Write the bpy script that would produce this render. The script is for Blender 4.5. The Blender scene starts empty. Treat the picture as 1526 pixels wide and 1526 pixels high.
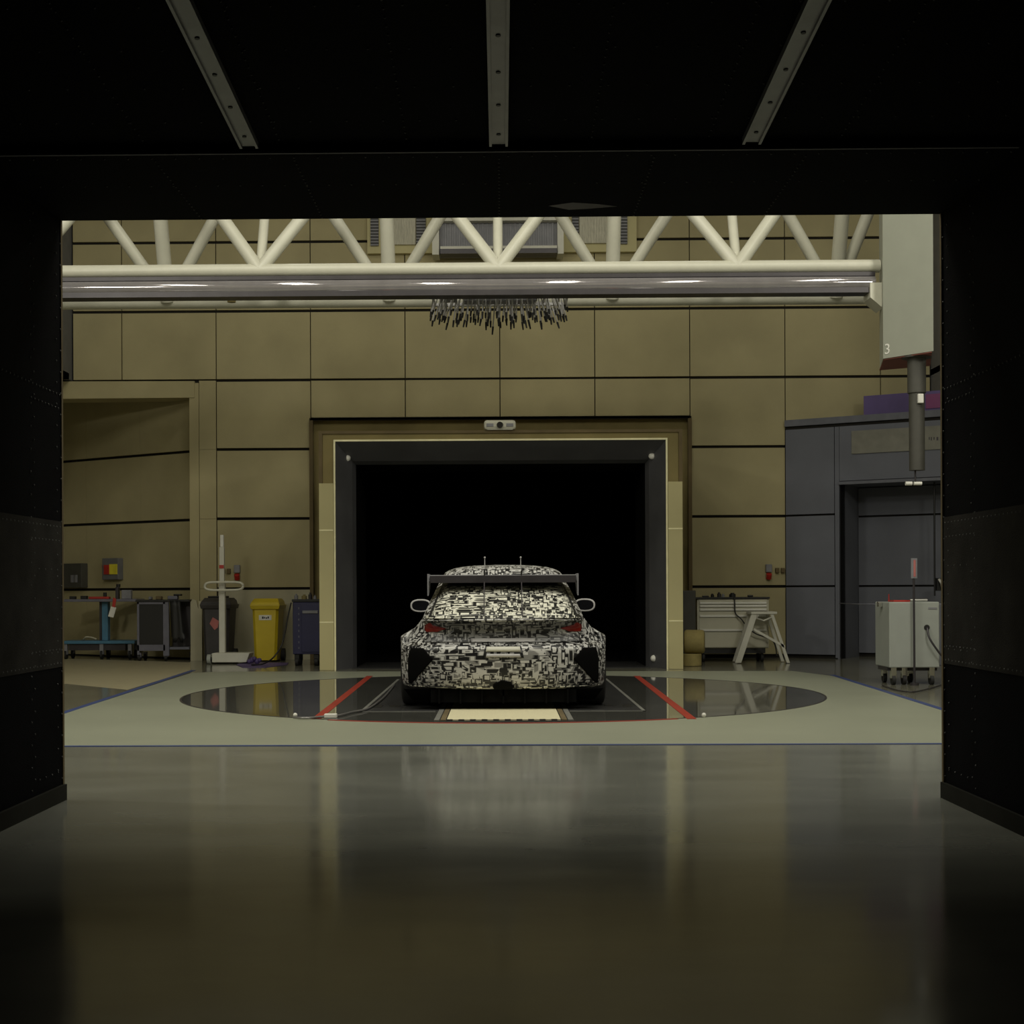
import bpy, bmesh, math, random
from mathutils import Vector, Matrix
random.seed(7)
S = bpy.context.scene
COL = S.collection

# ---------------------------------------------------------------- camera, world, lights, exposure
FPX = 2119.0; YAW = math.radians(0.74); ROLL = 0.0043; HC = 1.12
PX0, PY0 = 719.0, 880.0
r0 = Vector((math.cos(YAW), math.sin(YAW), 0)); d0 = Vector((-math.sin(YAW), math.cos(YAW), 0)); u0 = Vector((0, 0, 1))
uu = u0*math.cos(ROLL) + r0*math.sin(ROLL); rr = r0*math.cos(ROLL) - u0*math.sin(ROLL)
cd = bpy.data.cameras.new('camera'); cam = bpy.data.objects.new('camera', cd); COL.objects.link(cam)
cam.matrix_world = Matrix(((rr.x, uu.x, -d0.x, 0), (rr.y, uu.y, -d0.y, 0), (rr.z, uu.z, -d0.z, HC), (0, 0, 0, 1)))
cd.sensor_width = 36; cd.lens = 36*FPX/1526
cd.shift_x = (763-PX0)/1526; cd.shift_y = (PY0-763)/1526
cd.clip_start = .05; cd.clip_end = 200
S.camera = cam
CAMP = Vector((0, 0, HC))
w = bpy.data.worlds.new('world'); S.world = w; w.use_nodes = True
w.node_tree.nodes['Background'].inputs[0].default_value = (0.01, 0.01, 0.01, 1)
w.node_tree.nodes['Background'].inputs[1].default_value = 0.0
S.view_settings.view_transform = 'Standard'; S.view_settings.look = 'None'
S.view_settings.exposure = 0.0; S.view_settings.gamma = 1
S.view_settings.use_curve_mapping = False

def area(loc, sx, sy, power, col=(1, .965, .83), rot=(0, 0, 0)):
    l = bpy.data.lights.new('ceiling_or_fill_lamp', 'AREA'); l.shape = 'RECTANGLE'; l.size = sx; l.size_y = sy
    l.energy = power; l.color = col
    o = bpy.data.objects.new('ceiling_or_fill_lamp', l); COL.objects.link(o); o.location = loc; o.rotation_euler = rot
    return o
for ki, hx in enumerate((270, 460, 652, 836, 1020, 1200)):          # rows of long ceiling lamps over the hall
    area(((hx-746)/132.4*1.44, 9.5+1.8*(ki % 2), 8.5), .36, 3.2, 100, rot=(math.radians(20), 0, 0))
for sx in (-1, 1):  # unseen side floods, added to brighten the lower back wall
    area((sx*6.2, 8.4, 5.6), 1.2, .6, 115, rot=(math.radians(68), 0, sx*math.radians(12)))
for X in (-3, 3):
    area((X, 19.2, 8.8), 1.6, .5, 30)

def ray(px, py):
    return d0 + rr*((px-PX0)/FPX) + uu*((PY0-py)/FPX)
def P(px, py, Y):                # world point seen at a pixel on the plane at distance Y
    d = ray(px, py); return CAMP + d*(Y/d.y)
def F(px, py, z=0.0):            # world point seen at a pixel on the floor
    d = ray(px, py); return CAMP + d*((z-HC)/d.z)

# ---------------------------------------------------------------- materials
MATS = {}
def srgb(c):
    return tuple(((v/12.92) if v <= .04045 else ((v+.055)/1.055)**2.4) for v in c)
def mat(name, col, rough=.6, metal=0.0, var=.12, scale=6, bump=0.0, bscale=60, rvar=0.0, spec=.5, stretch=None):
    m = bpy.data.materials.new(name); m.use_nodes = True; nt = m.node_tree; b = nt.nodes['Principled BSDF']
    b.inputs['Roughness'].default_value = rough; b.inputs['Metallic'].default_value = metal
    b.inputs['Specular IOR Level'].default_value = spec
    tc = nt.nodes.new('ShaderNodeTexCoord'); src = tc.outputs['Object']
    if stretch:
        mp = nt.nodes.new('ShaderNodeMapping'); mp.inputs['Scale'].default_value = stretch
        nt.links.new(src, mp.inputs[0]); src = mp.outputs[0]
    n = nt.nodes.new('ShaderNodeTexNoise'); n.inputs['Scale'].default_value = scale; n.inputs['Detail'].default_value = 5
    nt.links.new(src, n.inputs['Vector'])
    cr = nt.nodes.new('ShaderNodeValToRGB'); cr.color_ramp.elements[0].position = .3; cr.color_ramp.elements[1].position = .72
    cr.color_ramp.elements[0].color = tuple(c*(1-var) for c in col)+(1,); cr.color_ramp.elements[1].color = tuple(min(1, c*(1+var)) for c in col)+(1,)
    nt.links.new(n.outputs[0], cr.inputs[0]); nt.links.new(cr.outputs[0], b.inputs['Base Color'])
    if rvar:
        mr = nt.nodes.new('ShaderNodeMapRange'); mr.inputs[1].default_value = .3; mr.inputs[2].default_value = .7
        mr.inputs[3].default_value = rough*(1-rvar); mr.inputs[4].default_value = rough*(1+rvar)
        nt.links.new(n.outputs[0], mr.inputs[0]); nt.links.new(mr.outputs[0], b.inputs['Roughness'])
    if bump:
        n2 = nt.nodes.new('ShaderNodeTexNoise'); n2.inputs['Scale'].default_value = bscale; nt.links.new(src, n2.inputs['Vector'])
        bp = nt.nodes.new('ShaderNodeBump'); bp.inputs['Strength'].default_value = bump; bp.inputs['Distance'].default_value = .01
        nt.links.new(n2.outputs[0], bp.inputs['Height']); nt.links.new(bp.outputs[0], b.inputs['Normal'])
    MATS[name] = m; return m
M = MATS
mat('panel_beige', (.41, .36, .20), .85, var=.10, scale=1.1, bump=.15, bscale=90)
mat('panel_pale', (.47, .44, .31), .8, var=.12, scale=2)
mat('joint_black', (.012, .010, .007), .9)
mat('olive', (.23, .185, .07), .8, var=.15, scale=2)
mat('recess_brown', (.14, .105, .05), .9, var=.2, scale=2)
mat('post_beige', (.50, .45, .235), .7, var=.05, scale=1)
mat('edge_cream', (.85, .80, .50), .5)
mat('nozzle_grey', (.09, .09, .096), .5, var=.15, scale=2)
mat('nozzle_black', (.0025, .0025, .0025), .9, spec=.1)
mat('floor_front', (.215, .22, .19), .12, spec=.42, var=.14, scale=1.2, rvar=.3, bump=.010, bscale=3, stretch=(.7, 1.6, 1))
mat('floor_back', (.19, .185, .14), .13, var=.10, scale=1.0, bump=.008, bscale=5)
mat('floor_mat', (.30, .315, .24), .42, var=.05, scale=1.0)
mat('floor_tan', (.37, .33, .21), .5, var=.05)
mat('turntable', (.09, .09, .08), .045, var=.12, scale=1.5, bump=.004, bscale=4)
mat('plate_grey', (.055, .055, .055), .25, var=.15)
mat('line_grey', (.22, .22, .20), .4)
mat('tape_blue', (.045, .07, .20), .5)
mat('tape_red', (.34, .035, .02), .5)
mat('belt', (.80, .74, .50), .5, var=.06, scale=60, stretch=(8, .2, 1))
mat('white_paint', (.58, .57, .47), .38, var=.04)
mat('white_matt', (.62, .61, .53), .6, var=.05)
mat('grey_metal', (.28, .27, .27), .35, .6)
mat('rail_metal', (.34, .32, .33), .07, .5, var=.08)
mat('dark_metal', (.05, .045, .05), .4, .3)
mat('wall_grey', (.15, .15, .155), .7, var=.1)
mat('hall_pale', (.42, .40, .30), .8)
mat('kick', (.02, .02, .016), .8, spec=.1)
mat('chrome', (.82, .81, .76), .3, .25, var=.03)
mat('blue_grey', (.14, .147, .175), .75, var=.08, scale=1.5, bump=.1, bscale=90)
mat('blue_grey_cap', (.13, .135, .16), .6)
mat('board_tan', (.21, .205, .17), .7)
mat('purple', (.095, .065, .19), .6, var=.25, scale=1.3)
mat('magenta', (.22, .05, .16), .6)
mat('duct_black', (.0035, .0035, .0045), .85, var=.3, scale=4, bump=.4, bscale=160, spec=.05)
mat('duct_band', (.034, .032, .029), .85, var=.3, scale=4, bump=.4, bscale=160, spec=.05)
mat('rivet', (.13, .13, .13), .4, .6)
mat('duct_rail', (.26, .26, .27), .4, .5)
mat('black', (.012, .012, .012), .5)
mat('rubber', (.015, .015, .015), .7)
mat('yellow', (.62, .47, .02), .4, var=.04)
mat('bin_dark', (.045, .042, .045), .5)
mat('navy', (.025, .025, .085), .4)
mat('trolley_blue', (.07, .20, .32), .4)
mat('trolley_grey', (.15, .15, .19), .45)
mat('red', (.45, .03, .02), .45)
mat('red_lamp', (.20, .012, .008), .2, var=.2, scale=30)
mat('pink', (.50, .16, .15), .6)
mat('paper', (.75, .74, .68), .6)
mat('switch_yellow', (.80, .70, .05), .4)
mat('steel', (.75, .74, .70), .2, 1.0, var=.03)
mat('glass_dark', (.01, .01, .012), .08)
mat('cab_white', (.60, .58, .46), .4, var=.03)
mat('cab_grey', (.34, .36, .33), .5, var=.04)
mat('foam', (.33, .27, .10), .85, var=.1, scale=12)
mat('mast_white', (.31, .32, .265), .45, var=.03)
mat('mast_red', (.22, .07, .05), .6)
mat('tube_dark', (.06, .058, .048), .6, .0)
mat('rod_grey', (.50, .49, .49), .4)
mat('soft_grey', (.22, .22, .24), .5)
mat('vent_light', (.50, .48, .38), .6, var=.2, scale=10, stretch=(12, 1, 1))

def camo(name, lo, hi, scale):
    m = bpy.data.materials.new(name); m.use_nodes = True; nt = m.node_tree; L = nt.links; b = nt.nodes['Principled BSDF']
    b.inputs['Roughness'].default_value = .35
    tc = nt.nodes.new('ShaderNodeTexCoord')
    def vor(sc, stretch, off):
        mp = nt.nodes.new('ShaderNodeMapping'); mp.inputs['Scale'].default_value = stretch; mp.inputs['Location'].default_value = off
        L.new(tc.outputs['Object'], mp.inputs[0])
        v = nt.nodes.new('ShaderNodeTexVoronoi'); v.distance = 'CHEBYCHEV'; v.inputs['Scale'].default_value = sc
        L.new(mp.outputs[0], v.inputs['Vector']); return v
    def math_(op, a, bb=None):
        n = nt.nodes.new('ShaderNodeMath'); n.operation = op
        for i, s in enumerate((a, bb)):
            if s is None: continue
            if isinstance(s, (int, float)): n.inputs[i].default_value = s
            else: L.new(s, n.inputs[i])
        return n.outputs[0]
    va = vor(scale, (1, 1, 1), (0, 0, 0)); vb = vor(scale*.8, (1.9, 1, .6), (3, 1, 2)); vc = vor(scale*.85, (.55, 1, 1.9), (7, 5, 1))
    sel = vor(scale*.42, (1, 1, 1), (2, 9, 4))
    def rings(v, k):
        f = math_('FRACT', math_('ADD', math_('MULTIPLY', v.outputs['Distance'], k), v.outputs['Color']))
        return f
    sp = nt.nodes.new('ShaderNodeSeparateColor'); L.new(sel.outputs['Color'], sp.inputs[0])
    def mixf(f, a, bb):
        n = nt.nodes.new('ShaderNodeMix'); L.new(f, n.inputs[0]); L.new(a, n.inputs[2]); L.new(bb, n.inputs[3]); return n.outputs[0]
    r1 = mixf(math_('GREATER_THAN', sp.outputs[0], .35), rings(va, 1.9), rings(vb, 1.9))
    r2 = mixf(math_('GREATER_THAN', sp.outputs[0], .68), r1, rings(vc, 1.9))
    cr = nt.nodes.new('ShaderNodeValToRGB'); e = cr.color_ramp.elements
    e[0].position = 0; e[0].color = lo+(1,)
    e[1].position = .33; e[1].color = lo+(1,)
    mid = tuple(v*.42 for v in hi)
    for p_, c_ in ((.37, mid), (.50, mid), (.54, hi), (.90, hi), (.94, lo)):
        q = e.new(p_); q.color = c_+(1,)
    L.new(r2, cr.inputs[0]); L.new(cr.outputs[0], b.inputs['Base Color'])
    MATS[name] = m
camo('camo', (.008, .008, .010), (.55, .545, .53), 16)
camo('camo_window', (.015, .015, .015), (.80, .79, .68), 15)
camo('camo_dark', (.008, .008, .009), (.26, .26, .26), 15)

# ---------------------------------------------------------------- mesh helpers
class MB:
    def __init__(s): s.bm = bmesh.new(); s.X = None; s.mi = 0
    def v(s, p):
        p = Vector(p)
        if s.X is not None: p = s.X @ p
        return s.bm.verts.new(p)
    def face(s, vs):
        try: f = s.bm.faces.new(vs); f.material_index = s.mi; return f
        except ValueError: return None
    def poly(s, pts): return s.face([s.v(p) for p in pts])
    def box(s, x0, x1, y0, y1, z0, z1):
        a = [s.v(p) for p in ((x0,y0,z0),(x1,y0,z0),(x1,y1,z0),(x0,y1,z0),(x0,y0,z1),(x1,y0,z1),(x1,y1,z1),(x0,y1,z1))]
        for q in ((0,3,2,1),(4,5,6,7),(0,1,5,4),(1,2,6,5),(2,3,7,6),(3,0,4,7)): s.face([a[i] for i in q])
        return s
    def cyl(s, p0, p1, r, r1=None, n=16, cap=True):
        p0 = Vector(p0); p1 = Vector(p1); r1 = r if r1 is None else r1
        d = (p1-p0).normalized(); a = d.orthogonal().normalized(); b = d.cross(a)
        A = [s.v(p0+(a*math.cos(t)+b*math.sin(t))*r) for t in [2*math.pi*i/n for i in range(n)]]
        B = [s.v(p1+(a*math.cos(t)+b*math.sin(t))*r1) for t in [2*math.pi*i/n for i in range(n)]]
        for i in range(n): 
            f = s.face((A[i], A[(i+1)%n], B[(i+1)%n], B[i]))
            if f: f.smooth = True
        if cap:
            for f in (s.face(A[::-1]), s.face(B)):
                if f:
                    for e in f.edges: e.smooth = False
        return s
    def prism(s, pts, vec):      # closed polygon extruded along vec
        vec = Vector(vec); A = [s.v(p) for p in pts]; B = [s.v(Vector(p)+vec) for p in pts]; n = len(pts)
        s.face(A[::-1]); s.face(B)
        for i in range(n): s.face((A[i], A[(i+1)%n], B[(i+1)%n], B[i]))
        return s
    def tube(s, pts, r, n=8):
        pts = [Vector(p) for p in pts]; rings = []
        for i, p in enumerate(pts):
            d = (pts[min(i+1, len(pts)-1)]-pts[max(i-1, 0)]).normalized()
            a = d.cross(Vector((.13, .31, .94))).normalized(); b = d.cross(a)
            rings.append([s.v(p+(a*math.cos(t)+b*math.sin(t))*r) for t in [2*math.pi*k/n for k in range(n)]])
        for i in range(len(rings)-1):
            for k in range(n):
                f = s.face((rings[i][k], rings[i][(k+1)%n], rings[i+1][(k+1)%n], rings[i+1][k]))
                if f: f.smooth = True
        s.face(rings[0][::-1]); s.face(rings[-1]); return s
    def dome(s, p, r, n=8, sz=1.0):
        p = Vector(p); prev = None
        rows = [(math.cos(t)*r, math.sin(t)*r*sz) for t in (-1.5, -1.0, -.5, 0, .5, 1.0, 1.5)]
        for (rad, z) in rows:
            cur = [s.v(p+Vector((rad*math.cos(a), rad*math.sin(a), z))) for a in [2*math.pi*k/n for k in range(n)]]
            if prev:
                for k in range(n):
                    f = s.face((prev[k], prev[(k+1)%n], cur[(k+1)%n], cur[k]))
                    if f: f.smooth = True
            prev = cur
        return s
    def grid(s, rows, smooth=True, closed=False):
        V = [[s.v(p) for p in r] for r in rows]
        for i in range(len(V)-1):
            m = len(V[i])
            for k in range(m if closed else m-1):
                f = s.face((V[i][k], V[i][(k+1)%m], V[i+1][(k+1)%m], V[i+1][k]))
                if f and smooth: f.smooth = True
        return V
    def build(s, name, mats, parent=None, bevel=0, kind=None, flip=True):
        if flip: bmesh.ops.recalc_face_normals(s.bm, faces=s.bm.faces[:])
        me = bpy.data.meshes.new(name); s.bm.to_mesh(me); s.bm.free()
        for m in (mats if isinstance(mats, (list, tuple)) else [mats]): me.materials.append(M[m])
        o = bpy.data.objects.new(name, me); COL.objects.link(o)
        if parent: o.parent = parent
        if kind: o['kind'] = kind
        if bevel:
            b = o.modifiers.new('bevel', 'BEVEL'); b.width = bevel; b.segments = 2; b.limit_method = 'ANGLE'; b.angle_limit = .7
        return o
def thing(name, label, cat, loc=(0, 0, 0), rz=0, group=None):
    o = bpy.data.objects.new(name, None); COL.objects.link(o); o.location = loc; o.rotation_euler = (0, 0, rz)
    return tag(o, label, cat, group)
def tag(o, label, cat, group=None):
    o['label'] = label; o['category'] = cat
    if group: o['group'] = group
    return o
def dup(root, loc, rz=0, label=None):
    r = root.copy(); COL.objects.link(r); r.location = loc; r.rotation_euler = (0, 0, rz)
    if label: r['label'] = label
    for ch in list(root.children):
        c = ch.copy(); COL.objects.link(c); c.parent = r
        for g in list(ch.children):
            d = g.copy(); COL.objects.link(d); d.parent = c
    return r
def box1(name, mt, x0, x1, y0, y1, z0, z1, parent=None, bevel=0, kind=None):
    return MB().box(x0, x1, y0, y1, z0, z1).build(name, mt, parent, bevel, kind)
def catmull(pts, n):
    out = []
    for i in range(len(pts)-1):
        p0 = pts[max(i-1, 0)]; p1 = pts[i]; p2 = pts[i+1]; p3 = pts[min(i+2, len(pts)-1)]
        for k in range(n):
            t = k/n
            out.append(tuple(.5*(2*b+(c-a)*t+(2*a-5*b+4*c-d)*t*t+(3*b-a-3*c+d)*t**3) for a, b, c, d in zip(p0, p1, p2, p3)))
    out.append(tuple(pts[-1])); return out
def cable(name, mt, pts, r, label, cat, parent=None):
    o = MB().tube(catmull([tuple(p) for p in pts], 8), r).build(name, mt, parent)
    if label: tag(o, label, cat)
    return o

# ---------------------------------------------------------------- structure: floor
KW = 23.3/22.5; YW = 23.3; XS = 6.8*KW; YC = 7.65
box1('floor', 'floor_front', -9.5, 9.5, -3.2, 10.27, -.12, 0, kind='structure')
box1('floor', 'floor_back', -9.5, 9.5, 10.27, 27, -.12, 0, kind='structure')
def flat(name, mt, pts, z0, z1, parent=None, kind='structure'):
    return MB().prism([(p[0], p[1], z0) for p in pts], (0, 0, z1-z0)).build(name, mt, parent, kind=kind)
bl = [F(60, 1072), F(285, 1000)]; brr = [F(1245, 1008), F(1440, 1068)]
nearL = (-9.4, 10.3); nearR = (9.4, 10.3)
# pale matt ring zone between the blue lines
CT, RT = Vector((0.01, 15.4, 0)), 3.40
flat('floor', 'floor_mat', [(-6.7, 10.31), (6.7, 10.31), (F(1440, 1068).x, F(1440, 1068).y), (F(1245, 1008).x, F(1245, 1008).y),
      (F(1180, 1000).x, F(1180, 1000).y), (F(330, 1001).x, F(330, 1001).y), (F(285, 1003).x, F(285, 1003).y), (F(60, 1075).x, F(60, 1075).y)], 0, .002)
flat('floor', 'floor_tan', [F(60, 1021), F(98, 1019), F(190, 1028), F(284, 1000), F(284, 986), (-4.95, 22.5), (-9, 24.9), (-9.3, 17)], 0, .0015)
def tape(name, mt, a, b, wd, z=.004):
    a = Vector((a[0], a[1])); b = Vector((b[0], b[1])); d = (b-a).normalized(); n = Vector((-d.y, d.x))*wd/2
    return flat(name, mt, [a+n, b+n, b-n, a-n], .0005, z)
tape('trim_1', 'tape_blue', (-6.8, 10.29), (6.8, 10.29), .055)
tape('trim_2', 'tape_blue', F(60, 1074), F(288, 999), .07)
tape('trim_3', 'tape_blue', F(1240, 1006), F(1445, 1070), .07)

# turntable: a disc that turns
tt = thing('turntable', 'large dark polished turntable disc set into the floor under the car', 'turntable', CT)
def circ(r, n=128): return [(r*math.cos(2*math.pi*i/n), r*math.sin(2*math.pi*i/n)) for i in range(n)]
MB().prism([(x, y, 0) for x, y in circ(RT)], (0, 0, .004)).build('disc', 'turntable', tt)
def lring(r0_, r1_, a0, a1, z0, z1, n=60):
    m = MB(); rows = []
    for i in range(n+1):
        a = a0+(a1-a0)*i/n; c, s_ = math.cos(a), math.sin(a)
        rows.append([(r0_*c, r0_*s_, z0), (r0_*c, r0_*s_, z1), (r1_*c, r1_*s_, z1), (r1_*c, r1_*s_, z0)])
    m.grid(rows, False); return m
D = math.pi/180
lring(RT-.002, RT+.018, 0, 2*math.pi, .001, .0055, 160).build('rim', 'dark_metal', tt)
lring(RT+.02, RT+.06, (270-26)*D, (270+26)*D, .001, .006).build('red_arc', 'tape_red', tt)['label'] = 'red painted arc along the front rim'
for (a, b) in (((471, 1072), (551, 1008)), ((1031, 1072), (949, 1008))):
    A = F(*a)-CT; B = F(*b)-CT; d = (B-A).normalized(); n_ = Vector((-d.y, d.x, 0))*.04
    MB().prism([(p.x, p.y, .002) for p in (A+n_, B+n_, B-n_, A-n_)], (0, 0, .0045)).build('red_line', 'tape_red', tt)['label'] = 'red painted line beside the car'
MB().box(-1.32, 1.32, 13.1-15.4, 17.9-15.4, .002, .0055).build('balance_plate', 'plate_grey', tt)
m = MB()
for sx in (-1, 1):
    xa, xb = sorted((sx*1.32, sx*1.29)); m.box(xa, xb, -2.3, 2.5, .003, .0075)
    xa, xb = sorted((sx*.62, sx*1.32)); m.box(xa, xb, -2.3, -2.27, .003, .0075)
m.build('plate_outline', 'line_grey', tt)
for sx in (-1, 1):
    for (a, b, y0, y1) in ((.99, 1.09, -1.72, -1.58), (1.16, 1.24, -1.85, -1.55), (1.1, 1.18, 1.6, 2.0)):
        xa, xb = sorted((sx*a, sx*b)); MB().box(xa, xb, y0, y1, .004, .008).build('pad_slot', 'black', tt)
rb = bpy.data.objects.new('rolling_road', None); COL.objects.link(rb); rb.parent = tt; rb.location = (.01, 12.22-15.4, 0)
rb['label'] = 'white centre belt reaching out behind the car' 
MB().box(-.49, .49, .03, 5.9, .0058, .010).build('belt', 'belt', rb)
m = MB()
for sx in (-1, 1):
    xa, xb = sorted((sx*.50, sx*.545)); m.box(xa, xb, 0, 6, .0058, .0095)
m.build('side_rail', 'recess_brown', rb)
m = MB()
for sx in (-1, 1):
    xa, xb = sorted((sx*.555, sx*.60)); m.box(xa, xb, 0, 6, .0058, .009)
m.build('outer_rail', 'line_grey', rb)
for i in range(10): MB().box(-.49+i*.1, -.49+i*.1+.05, -.02, .028, .003, .012).build('end_marking', 'black', rb)

# ---------------------------------------------------------------- structure: duct around the camera (collector)
XL, XR = F(98, 1190).x, F(1408, 1189).x
ZT = P(746, 324, YC).z
YH = 6.5
m = MB()
m.box(XL-.12, XL, -3, YC, 0, 4.2)
m.build('wall_left', 'duct_black', kind='structure')
m = MB(); m.box(XR, XR+.12, -3, YC, 0, 4.2); m.build('wall_right', 'duct_black', kind='structure')
box1('wall_rear', 'duct_black', XL, XR, -3.1, -3, 0, 4.2, kind='structure')
for nm, a, b in (('wall_left', XL, XL+.004), ('wall_right', XR-.004, XR)):
    box1(nm, 'duct_band', a, b, -3, YC-.01, .72, 1.50, kind='structure')
# sloping roof and flat header
m = MB(); m.prism([(XL, -3, 3.17+.057*9.5), (XL, YH, 3.17), (XL, YH, 3.45), (XL, -3, 4.2)], (XR-XL, 0, 0)); m.build('ceiling', 'duct_black', kind='structure')
m = MB(); m.box(XL, XR, YH+.02, YC, ZT, ZT+.25); m.build('ceiling', 'duct_black', kind='structure')
box1('trim_4', 'wall_grey', XL, XR, YH+.004, YH+.02, ZT+.001, ZT+.012, kind='structure')
# kick plates
box1('baseboard_left', 'kick', XL, XL+.02, -3, YC, 0, .085, kind='structure')
box1('baseboard_right', 'kick', XR-.02, XR, -3, YC, 0, .085, kind='structure')
# front of the duct, facing the hall
m = MB()
m.box(-9.5, XL-.125, 7.5, YC-.05, 0, 9.4); m.box(XR+.125, 9.5, 7.5, YC-.05, 0, 9.4); m.box(XL-.12, XR+.12, 7.5, YC-.05, ZT+.26, 9.4)
m.build('wall_front', 'hall_pale', kind='structure')
m = MB(); m.box(XR-.010, XR+.02, YC-.02, YC+.006, 0, ZT); m.box(XL-.02, XL+.006, YC-.02, YC+.006, 0, ZT)
m.build('trim_5', 'recess_brown', kind='structure')
# rivets
m = MB()
def rivet(p): m.dome(p, .0048, 6)
for sx, X in ((1, XL+.003), (-1, XR-.003)):
    for z in (.74, 1.47, 2.18):
        y = YC-.05
        while y > 6.0:
            rivet((X, y, z)); rivet((X, y-.02, z-.075 if z > 1 else z+.075)) if y > YC-.5 else None
            y -= .055
    for y in (YC-.03, YC-.10, YC-.47, YC-.52):
        z = .12+ (.05 if y in (YC-.10, YC-.47) else 0)
        while z < 3.05:
            rivet((X, y, z)); z += .115
    for y in (YC-.1, YC-.2, YC-.3, YC-.4): rivet((X, y, .16)); rivet((X, y, 1.24)); rivet((X, y, .80))
m.build('wall_left', 'rivet', kind='structure').name = 'trim_6'
m = MB()
for k in range(4):                                   # rows of rivets on the sloping roof and the header
    y = 5.15+k*.36
    x = XL+.1
    while x < XR: rivet((x, y, 3.168+.057*(YH-y))); x += .16
for xx in (-1.62, -1.0, -.42, .42, .95, 1.55):
    y = 4.9
    while y < YH: rivet((xx, y, 3.168+.057*(YH-y))); y += .07
for xx in (0, .72, 1.42, -.95, -1.6):
    y = YH+.1
    while y < YC: rivet((xx, y, ZT-.002)); y += .06
x = XL+.1
while x < XR: rivet((x, YH+.06, ZT-.002)); rivet((x, YH+.5, ZT-.002)); x += .11
m.build('trim_7', 'rivet', kind='structure')
# scraped patch on the header edge
m = MB(); c = P(868, 306, 7.3)
m.prism([(c.x-.17, 7.42, ZT-.002), (c.x-.05, 7.36, ZT-.002), (c.x+.08, 7.39, ZT-.002), (c.x+.19, 7.44, ZT-.002), (c.x+.05, 7.48, ZT-.002), (c.x-.06, 7.50, ZT-.002)], (0, 0, .003))
m.build('trim_8', 'dark_metal', kind='structure')
# three ceiling rails
def crail(name, x, wd, label):
    L_ = 3.6
    a = math.atan(.057)
    t = thing(name, label, 'rail', (x, YH-.03, 3.17)); t.rotation_euler = (-a, 0, 0)
    MB().box(-wd/2, wd/2, -L_, 0, -.020, -.002).build('channel', 'duct_rail', t)
    MB().box(-wd/2, -wd/2+.012, -L_, 0, -.032, -.020).box(wd/2-.012, wd/2, -L_, 0, -.032, -.020).build('flange', 'duct_rail', t)
    for k in range(5): MB().cyl((0, -.12-k*.33, -.020), (0, -.12-k*.33, -.024), .010, n=8).build('bolt', 'black', t)
    return t
crail('ceiling_rail', P(373, 212, YH).x, .085, 'grey metal rail along the black ceiling at the side of the tool trolleys')
crail('ceiling_rail', P(743, 208, YH).x, .085, 'grey metal rail down the middle of the black ceiling, in line with the car')
crail('ceiling_rail', P(1118, 204, YH).x, .085, 'grey metal rail along the black ceiling at the side of the white mast')

# ---------------------------------------------------------------- structure: hall shell
Z = [0.0]+[1.12+(z-1.12)*KW for z in (1.165, 2.275, 3.375, 4.47, 5.565, 6.66, 7.75, 8.85)]
ZO = 1.12+(3.86-1.12)*KW; XO = 3.0*KW; ZP = 1.5*KW
def panels(mb, cols, rows, depth=.05, gx=.008, gz=.023):
    for (c0, c1) in cols:
        for (a, b) in rows:
            mb.box(c0+gx, c1-gx, -depth, 0, a+gz, b-gz)
m = MB(); bk = MB()
m.X = bk.X = Matrix.Translation((0, YW+.05, 0))
rowsall = list(zip(Z[:-1], Z[1:]))
cols_up = [(-XS+.02, -4*ZP)]+[((-4+i)*ZP, (-3+i)*ZP) for i in range(8)]+[(4*ZP, XS-.02)]
panels(m, cols_up, rowsall[4:])
panels(m, [((-2+i)*ZP, (-1+i)*ZP) for i in range(4)], [(ZO, Z[4])], gz=.014)
panels(m, [(XO, 3*ZP)], rowsall[1:4]+[(0.04, Z[1])])
panels(m, [(3*ZP, 4*ZP), (4*ZP, XS-.02)], [(3.72, Z[4])])
panels(m, [(-3*ZP, -XO)], rowsall[1:4])
XC = -4.78*KW
panels(m, [(XC, -3*ZP)], [(0, Z[1]), (Z[1], Z[2]), (Z[2], Z[3]), (Z[3], Z[4])], gz=.002)
m.build('wall_back', 'panel_beige', kind='structure')
bk.box(XC, XS, 0, .08, ZO+.02, 9.4); bk.box(-XS, XC, 0, .08, Z[4]-.12, 9.4); bk.box(XC, -XO, 0, .08, 0, ZO+.02); bk.box(XO, 3.07*ZP, 0, .08, 0, ZO+.02)
bk.build('wall_back', 'joint_black', kind='structure').name = 'wall_back_joints'
m = MB(); m.box(-3*ZP+.02, -XO-.01, YW-.002, YW+.05, 0, Z[1]-.02); m.build('wall_back', 'panel_pale', kind='structure')
# side walls and roof of the hall
box1('wall_side_left', 'wall_grey', -XS-.1, -XS, YC, YW+.1, 4.6, 9.4, kind='structure')
box1('wall_side_right', 'wall_grey', XS, XS+.1, YC, YW+.1, 3.6, 9.4, kind='structure')
box1('wall_outer_left', 'hall_pale', -9.6, -9.5, YC, 27, 0, 4.7, kind='structure')
box1('wall_outer_right', 'hall_pale', 9.4, 9.5, YC, 27, 0, 4.7, kind='structure')
box1('ceiling', 'hall_pale', -9.5, -XS, YC, YW-.15, 4.6, 4.7, kind='structure')
box1('ceiling', 'hall_pale', XS, 9.5, YC, YW+.1, 4.6, 4.7, kind='structure')
box1('ceiling', 'hall_pale', -XS, XS, YC-.2, YW+.1, 9.4, 9.5, kind='structure')
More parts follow.
